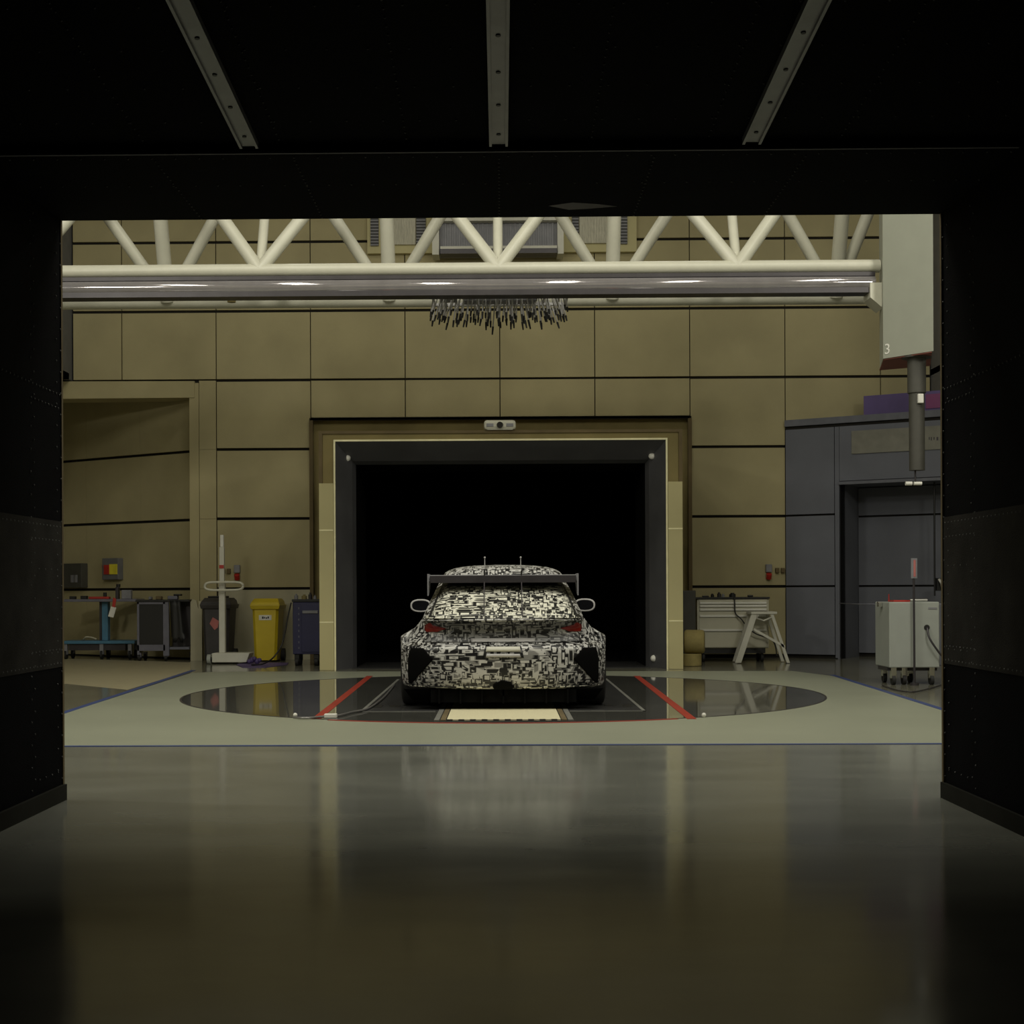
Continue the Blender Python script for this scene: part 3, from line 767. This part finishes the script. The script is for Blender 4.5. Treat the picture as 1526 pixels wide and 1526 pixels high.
def wheelie(px, py, py_top, wpx, mt, name, label, sticker):
    Y = 22.5; b = P(px, py, Y); k = Y/FPX
    h = (P(px, py_top, Y).z); W = wpx*k
    t = thing(name, label, 'bin', (b.x, Y+.0, 0))
    m = MB(); rows = []
    for (z, s, yb) in ((.03, .78, .50), (.10, .80, .52), (h*.80, .93, .60), (h*.86, .95, .62)):
        hw = W/2*s; r = .04
        rows.append([(-hw+r, 0, z), (hw-r, 0, z), (hw, r, z), (hw, yb-r, z), (hw-r, yb, z), (-hw+r, yb, z), (-hw, yb-r, z), (-hw, r, z)])
    rows = [[(x, y-.0, z) for x, y, z in r] for r in rows]
    m.grid(rows, False, True); m.poly(rows[0][::-1]); m.poly(rows[-1]); m.build('body', mt, t)
    m = MB(); m.prism([(-W/2*1.0, -.03, h*.83), (W/2*1.0, -.03, h*.83), (W/2*1.08, -.05, h*.90), (-W/2*1.08, -.05, h*.90)], (0, .70, 0)); m.build('rim', mt, t, bevel=.01)
    m = MB(); rows = [[(-W/2*1.06, -.045, h*.90), (W/2*1.06, -.045, h*.90), (W/2*1.0, .63, h*.90), (-W/2*1.0, .63, h*.90)],
                      [(-W/2*1.0, -.02, h*.94), (W/2*1.0, -.02, h*.94), (W/2*.95, .60, h*.96), (-W/2*.95, .60, h*.96)],
                      [(-W/2*.85, .08, h), (W/2*.85, .08, h), (W/2*.85, .5, h), (-W/2*.85, .5, h)]]
    m.grid(rows, False, True); m.poly(rows[-1]); m.build('lid', mt, t, bevel=.012)
    for sx in (-1, 1): MB().cyl((sx*(W/2*.80), .50, .10), (sx*(W/2*.80+.06), .50, .10), .10, n=20).build('wheel', 'rubber', t)
    MB().cyl((-W/2*.7, .66, h*.9), (W/2*.7, .66, h*.9), .015, n=10).build('handle', mt, t)
    return t, W, h
t, W, h = wheelie(395.5, 986, 892, 42, 'yellow', 'wheelie_bin', 'yellow two-wheeled waste bin by the back wall', 1)
MB().box(-.10, .10, -.004, .012, h*.70-.04, h*.70+.04).build('sticker', 'paper', t)
m = MB()
for i, (a, b) in enumerate(((-.05, -.025), (-.018, .0), (.01, .03), (.038, .06))): m.box(a, b, -.007, -.004, h*.70-.018+(i % 2)*.004, h*.70+.018-(i % 3)*.006)
m.build('lettering', 'black', t)
t, W, h = wheelie(322, 983, 891, 44, 'bin_dark', 'wheelie_bin', 'dark grey two-wheeled waste bin behind the white stand', 1)
m = MB(); m.prism([(-.10, -.006, h*.60), (-.02, -.006, h*.50), (.03, -.006, h*.54), (.05, -.006, h*.64), (-.05, -.006, h*.70)], (0, .012, 0)); m.build('sticker', 'pink', t)
m = MB(); m.box(-.16, .12, .15, .5, h, h+.03).build('flap', 'black', t, bevel=.01)

# white column stand with wheels
Ys = F(340, 989).y; bx = P(341, 985, Ys)
t = thing('measuring_stand', 'white column stand with oval hand ring on a low wheeled base', 'stand', (bx.x, Ys, 0))
def SX(px, py): p = P(px, py, Ys); return p.x-bx.x, p.z
a = SX(318, 973); b = SX(374, 988)
MB().prism([(a[0], -.12, b[1]+.015), (b[0]-.05, -.12, b[1]+.015), (b[0], -.12, a[1]), (a[0], -.12, a[1])], (0, .40, 0)).build('base', 'white_matt', t, bevel=.01)
cx0, _ = SX(326, 900); cx1, _ = SX(335, 900); zt = SX(330, 797)[1]
MB().box(cx0, cx1, .0, .10, a[1], SX(330, 868)[1]).build('column', 'white_matt', t, bevel=.008)
MB().box(cx0+.008, cx1-.012, .01, .09, SX(330, 868)[1], SX(330, 815)[1]).build('upper_column', 'white_matt', t, bevel=.006)
MB().box(cx0+.02, cx1-.02, .02, .08, SX(330, 815)[1], zt).build('tip', 'paper', t, bevel=.01)
MB().box(cx0+.01, cx1-.015, .0, .012, SX(330, 847)[1], SX(330, 842)[1]).build('red_mark', 'red', t)
c = SX(335.5, 873.5); hwid = SX(366, 873)[0]-c[0]; hh = .062
pts = []
for i in range(33):
    an = 2*math.pi*i/32; x_ = math.copysign(min(abs(math.cos(an))*1.0, 1), math.cos(an))
    pts.append((c[0]+math.copysign(abs(math.cos(an))**.35, math.cos(an))*hwid*.93, -.10+.14*math.sin(an)*0, c[1]+math.copysign(abs(math.sin(an))**.8, math.sin(an))*hh))
MB().tube(pts, .02, 8).build('hand_ring', 'white_paint', t)
for (x, y) in ((a[0]-.05, -.08), (a[0]-.05, .25), (b[0]-.12, .3)): 
    MB().cyl((x-.025, y, .075), (x+.03, y, .075), .075, n=20).build('wheel', 'cab_grey', t)
    MB().cyl((x-.03, y, .075), (x+.035, y, .075), .035, n=14).build('hub', 'black', t)
MB().box(a[0]-.08, a[0]+.02, -.05, .3, .08, .13).build('axle', 'white_matt', t)

# navy cabinet beside nozzle
Yn = 21.3
def NX(px, py): p = P(px, py, Yn); return p.x, p.z
xa, zt = NX(436, 893); xb = NX(480, 900)[0]; zb = NX(450, 975)[1]
t = thing('tool_cabinet', 'navy blue tool cabinet on castors half hidden behind the nozzle board', 'tool cabinet', (xa, Yn, 0)); W = xb-xa
MB().box(0, W, 0, .5, zb, zt-.04).build('body', 'navy', t, bevel=.01)
MB().box(-.01, W+.01, -.02, .52, zt-.04, zt).build('worktop', 'black', t, bevel=.005)
MB().box(.13, W-.005, -.015, 0, zb+.03, zt-.08).build('door', 'navy', t, bevel=.006)
MB().box(.15, W-.06, -.035, -.015, zt-.215, zt-.17).build('handle', 'soft_grey', t, bevel=.005)
m = MB()
for k in range(8): m.box(.085, .10, -.006, .0, zb+.08+k*.085, zb+.11+k*.085)
m.build('hole_strip', 'trolley_grey', t)
for x in (.05, W-.1):
    for y in (.06, .42):
        o = MB().cyl((x-.02, y, .06), (x+.03, y, .06), .06, n=16).build('castor', 'rubber', t)
        MB().box(x-.03, x+.04, y-.03, y+.03, .07, zb).build('castor_fork', 'black', o)
for i, (px, h_, r_, mt, lab) in enumerate(((440, .08, .03, 'soft_grey', 'grey small bottle on the navy cabinet, farthest from the nozzle'), (452, .07, .04, 'olive', 'olive small pot on the navy cabinet'), (461, .10, .03, 'dark_metal', 'tall dark spray can on the navy cabinet'), (468, .06, .025, 'soft_grey', 'small grey pot on the navy cabinet nearest the nozzle'))):
    x = NX(px, 880)[0]
    o = MB().cyl((x, Yn+.1, zt), (x, Yn+.1, zt+h_*.7), r_, n=12).cyl((x, Yn+.1, zt+h_*.7), (x, Yn+.1, zt+h_), r_*.5, n=12).build(('bottle', 'pot', 'spray_can', 'pot')[i], mt); tag(o, lab, ('bottle', 'pot', 'can', 'pot')[i])
# cable from the navy cabinet to floor, with purple mat
pts = [P(434, 898, 21.2), P(430, 915, 21.2), P(424, 945, 21.15), P(418, 965, 21.1), P(405, 982, 21.0), F(390, 990, .02), F(375, 991, .02)]
cable('cable', 'black', pts, .011, 'black cable sagging from the navy cabinet to the floor beside the yellow bin', 'cable')
o = flat('floor_mat', 'purple', [F(352, 991), F(366, 987), F(430, 988), F(428, 991), F(395, 995), F(362, 995)], .001, .006, kind=None); tag(o, 'dark purple cloth lying flat on the floor before the yellow bin', 'cloth')
m = MB()
rp = F(379, 990)
for k in range(5): m.dome((rp.x-.08+k*.04, rp.y+.02*(k % 2), .045+.02*(k % 3)), .035+.01*(k % 2), 8)
o = m.build('hose_coil', 'purple'); tag(o, 'small heap of purple hose couplings by the foot of the yellow bin', 'coupling')

# grey tool trolley with black panel
Yg = 23.0
def GX(px, py): p = P(px, py, Yg); return p.x, p.z
xa, zt = GX(204, 897); xm = GX(246, 897)[0]; xb = GX(281, 897)[0]; zb = GX(230, 970)[1]
t = thing('tool_trolley', 'grey tool trolley with black front panel and dark cloth over its side', 'tool trolley', (xa, Yg, 0)); W = xm-xa; W2 = xb-xa
MB().box(0, .035, 0, .05, .10, zt).box(W-.035, W+.06, 0, .05, .08, zt).box(0, W, 0, .04, zt-.04, zt).box(0, W, 0, .04, zb, zb+.10).build('frame', 'trolley_grey', t, bevel=.004)
MB().box(.035, W-.035, .015, .04, zb+.10, zt-.04).build('black_panel', 'black', t)
MB().box(.0, W2, .05, .5, zb+.02, zb+.06).build('shelf', 'trolley_grey', t)
MB().box(W+.06, W2, .25, .30, zb+.02, zt).build('side_panel', 'dark_metal', t)
MB().box(-.02, W2+.02, -.02, .52, zt, zt+.035).build('tray', 'black', t, bevel=.005)
for (x, y) in ((.03, .05), (W, .05), (W2-.05, .42), (.03, .42)):
    o = MB().cyl((x-.018, y, .055), (x+.018, y, .055), .055, n=16).build('castor', 'rubber', t)
    MB().box(x-.028, x+.028, y-.03, y+.03, .06, .13).build('castor_fork', 'trolley_grey', o)
m = MB(); x0 = W+.09
rows = []
for i in range(9):
    z = zt+.02-i*.085; rows.append([(x0+.0+.004*i+k*(.17+.006*i)/6, .02+.012*math.sin(k*2.1+i*.3)-.02, z if i < 8 else z+.10*(k % 3 == 0)) for k in range(7)])
m.grid(rows); o = m.build('hanging_cloth', 'black'); o.location = (xa, Yg-.07, 0)
sm = o.modifiers.new('thick', 'SOLIDIFY'); sm.thickness = .012
tag(o, 'black cloth hanging over the side of the grey tool trolley', 'cloth')
for (px, h_, wd, mt, nm, lab, ct) in ((221, .05, .04, 'soft_grey', 'pliers', 'small grey tool on the grey tool trolley, farthest from the nozzle', 'tool'), (234, .055, .09, 'recess_brown', 'tool_bag', 'brown small bag on the grey tool trolley', 'bag'), (255, .06, .16, 'trolley_grey', 'folded_cloth', 'folded lilac-grey cloth on the grey tool trolley', 'cloth'), (262, .085, .12, 'black', 'glove', 'black glove lying on the folded cloth of the tool trolley', 'glove')):
    x = GX(px, 890)[0]; zb_ = zt+.036+(.06 if nm == 'glove' else 0)
    mm = MB().box(x-wd/2, x+wd/2, Yg+.08, Yg+.22, zb_, zb_+(h_ if nm != 'glove' else .03))
    tag(mm.build(nm, mt, bevel=.012), lab, ct)

# blue bench trolley
Yb = 23.65
def BX(px, py): p = P(px, py, Yb); return p.x, p.z
xa, zt = BX(92, 893); xb = BX(203, 893)[0]; zl = BX(150, 955)[1]
t = thing('bench_trolley', 'blue single-column bench trolley on castors in the alcove', 'bench trolley', (xa, Yb, 0)); W = xb-xa
MB().box(0, W, -.0, .55, zt-.045, zt).build('tabletop', 'trolley_grey', t, bevel=.006)
xc, _ = BX(152, 920)
MB().box(xc-xa-.045, xc-xa+.055, .15, .3, zl, zt-.045).build('column', 'trolley_blue', t, bevel=.006)
MB().box(xc-xa-.10, xc-xa-.047, .2, .4, zl, zt-.045).build('rear_column', 'dark_metal', t)
m = MB(); m.box(.0, W-.03, 0, .55, zl-.05, zl).build('lower_deck', 'trolley_blue', t, bevel=.006)
MB().box(.1, W-.2, .05, .5, zl-.16, zl-.05).build('under_tray', 'dark_metal', t)
for x in (.05, xc-xa-.02, W-.12):
    for y in (.06, .45):
        o = MB().cyl((x-.018, y, .075), (x+.018, y, .075), .075, n=18).build('castor', 'rubber', t)
        MB().box(x-.03, x+.03, y-.035, y+.035, .08, zl-.05).build('castor_fork', 'soft_grey', o)
def onbench(px, w_, h_, mt, nm, lab, ct, dz=0, shape='box'):
    x = BX(px, 885)[0]; mm = MB()
    if shape == 'box': mm.box(x-w_/2, x+w_/2, Yb+.08, Yb+.2, zt+dz, zt+dz+h_)
    else: mm.cyl((x, Yb+.14, zt+dz), (x, Yb+.14, zt+dz+h_), w_/2, n=14)
    return tag(mm.build(nm, mt, bevel=.008), lab, ct)
onbench(105, .09, .05, 'black', 'power_drill', 'small black drill on the blue bench, beside the duct edge', 'drill')
onbench(122, .10, .055, 'black', 'battery', 'black battery block on the blue bench, second from the duct edge', 'battery')
onbench(145, .34, .04, 'red', 'level', 'long red tool lying on the blue bench trolley', 'tool')
onbench(153, .06, .07, 'black', 'spool', 'black spool standing on the long red tool', 'spool', .041, 'cyl')
clamp = onbench(172, .05, .20, 'dark_metal', 'clamp', 'tall dark clamp standing at the red end of the blue bench', 'clamp')
onbench(186, .16, .15, 'soft_grey', 'storage_box', 'pale grey box on the blue bench trolley beside the grey trolley', 'box')
x = BX(173, 885)[0]; MB().cyl((x, Yb+.14, zt+.20), (x, Yb+.14, zt+.25), .035, n=14).build('knob', 'black', clamp)
p = P(167, 908, Yb-.02)
t2 = thing('hanging_tag', 'white tag on a red strap hanging off the blue bench', 'tag', (p.x, Yb-.02, p.z))
MB().prism([(-.07, 0, -.12), (.02, 0, -.14), (.07, 0, .03), (-.02, 0, .05)], (0, .012, 0)).build('card', 'paper', t2, bevel=.005)
MB().prism([(.0, 0, .045), (.05, 0, .03), (.07, 0, zt-p.z), (.02, 0, zt-p.z+.03)], (0, .01, 0)).build('strap', 'red', t2)
x, z = BX(128, 950)
o = MB().tube(catmull([(x-.1, Yb+.2, zl+.02), (x-.04, Yb+.15, zl+.06), (x+.04, Yb+.2, zl+.05), (x+.12, Yb+.2, zl+.02)], 6), .015).build('rope', 'panel_pale'); tag(o, 'short pale rope on the lower deck of the blue bench', 'rope')

# switch box with yellow front and dark box on alcove wall
far = Vector((-4.93*KW, YW+.32, 0))+dv*4.6
AL = frame(far, -dv)
def AS(px, off=-.05):
    d = ray(px, 850); k = d.x/d.y; o_ = AL @ Vector((0, off, 0)); d_ = -dv
    return (k*o_.y-o_.x)/(d_.x-k*d_.y)
def AZ(px, py): q = AL @ Vector((AS(px), -.05, 0)); return P(px, py, q.y).z
rzA = math.atan2(-dv.y, -dv.x)
t = thing('switch_box', 'grey wall switch box with yellow plate and red switch above the blue bench', 'switch box', AL @ Vector((0, -.052, 0)), rzA)
s0, s1 = AS(160), AS(184)
MB().box(s0, s1, -.12, 0, AZ(170, 864), AZ(170, 832)).build('housing', 'wall_grey', t, bevel=.012)
MB().box(AS(172), AS(183), -.135, -.12, AZ(170, 856), AZ(170, 841)).build('yellow_plate', 'switch_yellow', t)
MB().box(AS(164), AS(172), -.14, -.12, AZ(170, 856), AZ(170, 842)).build('red_switch', 'red', t)
MB().box(s0-.05, s0, -.08, -.02, AZ(170, 846), AZ(170, 842)).build('latch', 'red', t)
t = thing('junction_box', 'dark open junction box with two white tags on the alcove wall', 'junction box', AL @ Vector((0, -.052, 0)), rzA)
MB().box(AS(94), AS(131), -.15, 0, AZ(110, 876), AZ(110, 840)).build('housing', 'tube_dark', t, bevel=.008)
for q_ in (116.5, 122): MB().box(AS(q_), AS(q_+3.5), -.165, -.15, AZ(118, 868), AZ(118, 857)).build('tag_strip', 'soft_grey', t)

# floor cable and plugs on the turntable
pts = [F(x, y, .018) for x, y in ((437, 1069), (455, 1070), (480, 1068), (505, 1066), (525, 1061), (545, 1057), (560, 1049), (575, 1036), (588, 1020))]
cable('floor_cable', 'grey_metal', pts, .010, 'thin grey cable running over the turntable towards the rear wheel', 'cable')
p = F(492, 1071)
o = box1('plug_block', 'paper', p.x-.055, p.x+.055, p.y, p.y+.08, .004, .04, bevel=.006); tag(o, 'small white plug block on the red line beside the car', 'plug')
p = F(440, 1070); o = MB().dome((p.x, p.y, .026), .02, 10).build('cable_end', 'paper'); tag(o, 'tiny white connector at the loose end of the grey cable', 'connector')
p = F(1049, 1070); o = MB().dome((p.x, p.y, .026), .02, 10).build('marker_ball', 'paper'); tag(o, 'tiny white marker ball on the turntable rim near the red line', 'marker')
pts = [F(x, y, .012) for x, y in ((1315, 1021), (1335, 1028), (1360, 1031), (1385, 1026), (1405, 1020))]
cable('floor_cable', 'dark_metal', pts, .008, 'dark cable lying on the floor before the grey cabinet', 'cable')

# ---------------------------------------------------------------- the car
car = thing('racing_car', 'racing hatchback in black and white dazzle camouflage seen from behind on the turntable', 'car', (.02, 13.15, .011))
PR = [(.19, .10, .925), (.22, .055, .955), (.30, .02, .965), (.45, .0, .97), (.55, .0, .968), (.595, .025, .955), (.625, .09, .93), (.69, .125, .895),
      (.75, .12, .85), (.79, .07, .815), (.825, .015, .785), (.838, .01, .775), (.85, .04, .765)]
PRf = catmull(PR, 3)
def g(s): s = abs(s); return .10*s**2+.30*s**8
def prof(z):
    for a, b in zip(PRf[:-1], PRf[1:]):
        if a[0] <= z <= b[0]:
            t_ = (z-a[0])/max(1e-6, b[0]-a[0]); return a[1]+(b[1]-a[1])*t_, a[2]+(b[2]-a[2])*t_
    return (PRf[0][1:] if z < PRf[0][0] else PRf[-1][1:])
def fas(x, z, off=0):
    y, wd = prof(z); s = max(-1, min(1, x/wd)); return Vector((x, y+g(s)-off, z))
NS = 48
rows = [[(s*wd, y+g(s), z) for s in [-1+2*k/NS for k in range(NS+1)]] for (z, y, wd) in PRf]
nb = next(i for i, r in enumerate(PRf) if r[0] > .60)
MB().grid(rows[:nb+1]); 
m = MB(); m.grid(rows[:nb+1]); m.build('rear_bumper', 'camo', car)
m = MB(); m.grid(rows[nb:]); m.build('tailgate', 'camo', car)
# body sides
def Wy(y):
    K_ = [(.38, .975), (.75, 1.0), (1.1, .985), (1.35, .93), (2.2, .915), (3.0, .93), (3.3, .985), (3.65, 1.0), (4.0, .98), (4.3, .88), (4.5, .70)]
    for a, b in zip(K_[:-1], K_[1:]):
        if a[0] <= y <= b[0]: t_ = (y-a[0])/(b[0]-a[0]); t_ = t_*t_*(3-2*t_); return a[1]+(b[1]-a[1])*t_
    return K_[0][1] if y < .38 else K_[-1][1]
def bz(y):
    z = .12
    for yc in (.78, 3.62):
        d = abs(y-yc)
        if d < .36: z = max(z, .33+math.sqrt(max(0, .37**2-d*d))-.0 if d < .36 else z)
    return min(z, .66)
NJ = len(PRf)
def ring(y, side):
    wd = Wy(y); b = bz(y); dz = -.16*max(0, (y-3.0)/1.5)
    key = [(b, wd), (b+(.60-b)*.25, wd), (b+(.60-b)*.5, wd), (b+(.60-b)*.8, wd), (max(.61, b+.004), wd-.005), (max(.66, b+.02), wd-.02), (.70, wd-.055), (.735, wd-.11), (.765, wd-.17), (.79, min(wd-.19, .80)), (.81, .78*wd), (.83, .77*wd), (.85, .755*wd)]
    kk = catmull(key, 3)
    return [(side*x, y, z+dz*(z/.85)) for z, x in kk]
ys = [.52, .6]+[.43+.0*0]*0
ys = sorted(set([.50, .56, .62, .70, .78, .86, .94, 1.0, 1.06, 1.11, 1.13, 1.16, 1.3, 1.6, 2.0, 2.5, 3.0, 3.2, 3.25, 3.27, 3.32, 3.4, 3.5, 3.62, 3.74, 3.85, 3.92, 3.97, 3.99, 4.05, 4.2, 4.35, 4.5]))
for side in (-1, 1):
    m = MB(); rr_ = [[(side*wd, y+g(1), z) for (z, y, wd) in PRf]]+[ring(y, side) for y in ys]
    m.grid(rr_); m.build('side_panel', 'camo', car)
m = MB()
L_ = [rows[-1][0]]+[ring(y, -1)[-1] for y in ys]; R_ = [rows[-1][-1]]+[ring(y, 1)[-1] for y in ys]
m.grid([[Vector(a).lerp(Vector(b), k/8)+Vector((0, 0, .03*math.sin(math.pi*k/8) if i > 0 else 0)) for k in range(9)] for i, (a, b) in enumerate(zip(L_, R_))]); m.build('bonnet', 'camo', car)
m = MB(); fr_ = ring(4.5, -1)+ring(4.5, 1)[::-1]; m.poly(fr_); m.build('front_bumper', 'camo', car)
# underbody and diffuser
MB().box(-.62, .62, .16, 4.3, .07, .60).build('underbody', 'nozzle_black', car)
m = MB(); m.prism([(-.93, .12, .195), (.93, .12, .195), (.86, .3, .075), (-.86, .3, .075)], (0, .04, 0)); m.box(-.68, .68, .13, .5, .065, .20)
for k in range(7):
    x = -.6+k*.2; m.box(x-.008, x+.008, .10, .6, .055, .19)
m.build('diffuser', 'nozzle_black', car)
# greenhouse
def plan(z):
    LV = [(.83, .765, .035, 3.25), (.90, .742, .13, 3.1), (1.0, .705, .32, 2.95), (1.10, .665, .52, 2.75), (1.18, .632, .70, 2.6), (1.25, .60, .82, 2.45), (1.29, .575, .87, 2.35), (1.32, .53, .93, 2.25), (1.345, .44, 1.02, 2.1), (1.362, .30, 1.16, 1.95), (1.37, .12, 1.35, 1.75), (1.371, .01, 1.5, 1.6)]
    for a, b in zip(LV[:-1], LV[1:]):
        if a[0] <= z <= b[0]: t_ = (z-a[0])/(b[0]-a[0]); return [a[i]+(b[i]-a[i])*t_ for i in (1, 2, 3)]
    return LV[-1][1:]
def yo(f): f = abs(f); return .05*f**2+.16*f**10
def outline(z):
    wd, yr, yf = plan(z); L = yf-yr; pts = []
    fr = [-1+2*k/24 for k in range(25)]
    pts = [(f*wd, yr+yo(f)*min(1, L/1.2), z) for f in fr]
    pts += [(wd, yr+(.21+(.79*.75)*k/6)*L, z) for k in range(1, 7)]
    pts += [(f*wd, yf-.18*abs(f)**2*L/1.5-.0, z) for f in [1-.1-1.8*k/10 for k in range(11)]]
    pts += [(-wd, yr+(.21+(.79*.75)*k/6)*L, z) for k in range(6, 0, -1)]
    return pts
zs = [.83, .90, .95, 1.0, 1.05, 1.1, 1.14, 1.18, 1.22, 1.25, 1.27, 1.29, 1.305, 1.32, 1.335, 1.345, 1.355, 1.362, 1.367, 1.37, 1.371]
m = MB(); m.grid([outline(z) for z in zs if z <= 1.25], True, True); m.build('cabin', 'camo', car)
m = MB(); m.grid([outline(z) for z in zs if z >= 1.25], True, True); m.build('roof', 'camo', car)
def gh(f, z, off):
    wd, yr, yf = plan(z); return Vector((f*wd*1.0, yr+yo(f)-off, z+off*.35))
def ghpatch(name, mt, z0, z1, f0, f1, off, nz=10, nf=24, inset=0):
    m = MB(); m.grid([[gh(f0+(f1-f0)*k/nf, z0+(z1-z0)*j/nz, off) for k in range(nf+1)] for j in range(nz+1)])
    o = m.build(name, mt, car); s_ = o.modifiers.new('thick', 'SOLIDIFY'); s_.thickness = .006; return o
ghpatch('rear_window', 'camo_window', .862, 1.165, -.90, .90, .014)
ghpatch('window_band', 'black', 1.150, 1.215, -.90, .90, .020)
m = MB()
for s_ in (-1, 1):
    for k in range(1): m.grid([[gh(s_*(.90+.025*i), .858+.34*j/8, .022) for i in range(2)] for j in range(9)])
m.build('window_seal', 'black', car)
ghpatch('window_sill', 'camo_window', .845, .868, -.97, .97, .022, 2, 24)
# conforming patches on the tail
def patch(name, mt, rws, off=.008, nx=10, sub=4, mirror=False):
    out = []
    for s_ in ((1, -1) if mirror else (1,)):
        kk = []
        for (za, a0, a1), (zb_, b0, b1) in zip(rws[:-1], rws[1:]):
            for q in range(sub): u = q/sub; kk.append((za+(zb_-za)*u, a0+(b0-a0)*u, a1+(b1-a1)*u))
        kk.append(rws[-1])
        m = MB(); m.grid([[fas(s_*(a+(b-a)*k/nx), z, off) for k in range(nx+1)] for z, a, b in kk])
        o = m.build(name, mt, car); sd = o.modifiers.new('thick', 'SOLIDIFY'); sd.thickness = .006; out.append(o)
    return out
patch('tail_light', 'red_lamp', [(.722, .62, .73), (.75, .54, .745), (.785, .50, .74), (.805, .56, .70)], .012, mirror=True)
patch('corner_vent', 'nozzle_black', [(.235, .87, .895), (.30, .81, .90), (.37, .745, .90), (.455, .665, .898), (.475, .655, .897), (.52, .70, .888), (.575, .745, .87)], .010, mirror=True)
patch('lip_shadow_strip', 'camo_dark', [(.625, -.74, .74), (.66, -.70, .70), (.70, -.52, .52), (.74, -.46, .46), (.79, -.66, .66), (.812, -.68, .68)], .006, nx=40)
patch('badge_panel', 'rod_grey', [(.632, -.29, .29), (.642, -.30, .30), (.664, -.30, .30)], .014, nx=20, sub=2)
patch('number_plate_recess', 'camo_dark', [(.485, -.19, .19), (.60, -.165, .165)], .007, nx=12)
patch('plate_strip', 'white_matt', [(.545, -.16, .16), (.59, -.155, .155)], .012, nx=12, sub=2)
patch('plate_strip', 'rod_grey', [(.492, -.16, .16), (.522, -.155, .155)], .012, nx=12, sub=2)
patch('tow_recess', 'nozzle_black', [(.192, -.085, .085), (.22, -.10, .10), (.25, -.07, .07), (.27, -.03, .03)], .012, nx=8)
patch('lower_lip', 'camo_window', [(.195, -.90, -.13), (.213, -.93, -.12)], .012, nx=30, sub=1)
patch('lower_lip', 'camo_window', [(.195, .13, .90), (.213, .12, .93)], .012, nx=30, sub=1)
for s_ in (-1, 1):                                    # tow-eye rings printed on bumper corners
    pass
# rear wing with end plates and swan-neck mounts
wy, wz0, wz1 = .46, 1.185, 1.262
airf = [(0, 0), (.02, .045), (.10, .06), (.22, .045), (.30, .0), (.22, -.0), (.10, -.012), (.02, -.010)]
m = MB(); m.prism([(-.71, wy+a, wz0+.015+b) for a, b in airf], (1.42, 0, 0)); m.build('rear_wing', 'soft_grey', car)
MB().box(-.70, .70, wy-.012, wy+.004, wz0-.002, wz0+.068).build('wing_flap', 'dark_metal', car, bevel=.003)
for s_ in (-1, 1):
    xa, xb = sorted((s_*.71, s_*.722))
    MB().prism([(xa, wy-.03, 1.06), (xa, wy+.2, 1.10), (xa, wy+.33, 1.2), (xa, wy+.3, 1.27), (xa, wy-.03, 1.27)], (xb-xa, 0, 0)).build('end_plate', 'soft_grey', car)
    x = s_*.178
    MB().prism([(x-.005, .05, .87), (x-.005, .12, .91), (x-.005, wy+.07, 1.19), (x-.005, wy-.02, 1.19), (x-.005, wy-.10, 1.13)], (.010, 0, 0)).build('wing_mount', 'dark_metal', car)
    MB().box(x-.007, x+.007, wy+.02, wy+.10, 1.24, 1.30).build('mount_top', 'steel', car)
    MB().cyl((x, .95, 1.29), (x, .93, 1.43), .0055, .0035, n=8).dome((x, .93, 1.435), .010, 8).build('roof_antenna', 'rod_grey', car)
# mirrors
for s_ in (-1, 1):
    m = MB(); c = Vector((s_*.905, 2.55, .945)); rws = []
    for (yy, sc) in ((0, 1.0), (.03, 1.0), (.08, .88), (.13, .6), (.15, .1)):
        rws.append([(c.x+.115*sc*math.copysign(abs(math.cos(a))**.8, math.cos(a)), c.y+yy, c.z+.072*sc*math.copysign(abs(math.sin(a))**.8, math.sin(a))) for a in [2*math.pi*k/24 for k in range(24)]])
    inner = [(c.x+.098*math.copysign(abs(math.cos(a))**.8, math.cos(a)), c.y+.004, c.z+.056*math.copysign(abs(math.sin(a))**.8, math.sin(a))) for a in [2*math.pi*k/24 for k in range(24)]]
    m.grid([inner]+rws, True, True); o = m.build('wing_mirror', 'rod_grey', car)
    m = MB(); m.poly(inner); m.build('mirror_glass', 'glass_dark', o)
    m = MB(); xa, xb = sorted((s_*.70, s_*.83)); m.box(xa, xb, 2.57, 2.62, .885, .905); m.build('mirror_arm', 'dark_metal', o)
# wheels
for (yc, s_) in ((.78, -1), (.78, 1), (3.62, -1), (3.62, 1)):
    m = MB(); xo_ = s_*.985; xi_ = s_*.72; rws = []
    for (fx, r) in ((0, .20), (0, .29), (.03, .315), (.08, .325), (.5, .326), (.92, .325), (.97, .315), (1, .29), (1, .2)):
        x = xi_+(xo_-xi_)*fx
        rws.append([(x, yc+r*math.cos(a), .327+r*math.sin(a)) for a in [2*math.pi*k/48 for k in range(48)]])
    m.grid(rws, True, True); o = m.build('wheel', 'rubber', car)
    m = MB(); x = xo_-s_*.03
    for k in range(10):
        a = 2*math.pi*k/10; ca, sa = math.cos(a), math.sin(a)
        p0_ = Vector((x, yc+.03*ca, .327+.03*sa)); p1_ = Vector((x, yc+.21*ca, .327+.21*sa)); m.cyl(p0_, p1_, .018, .014, n=6)
    m.cyl((x-.01, yc, .327), (x+.01, yc, .327), .05, n=16)
    m.build('rim', 'grey_metal', o)
# exhaust
MB().cyl((0, .10, .17), (0, .3, .17), .045, n=20).build('exhaust', 'nozzle_black', car)
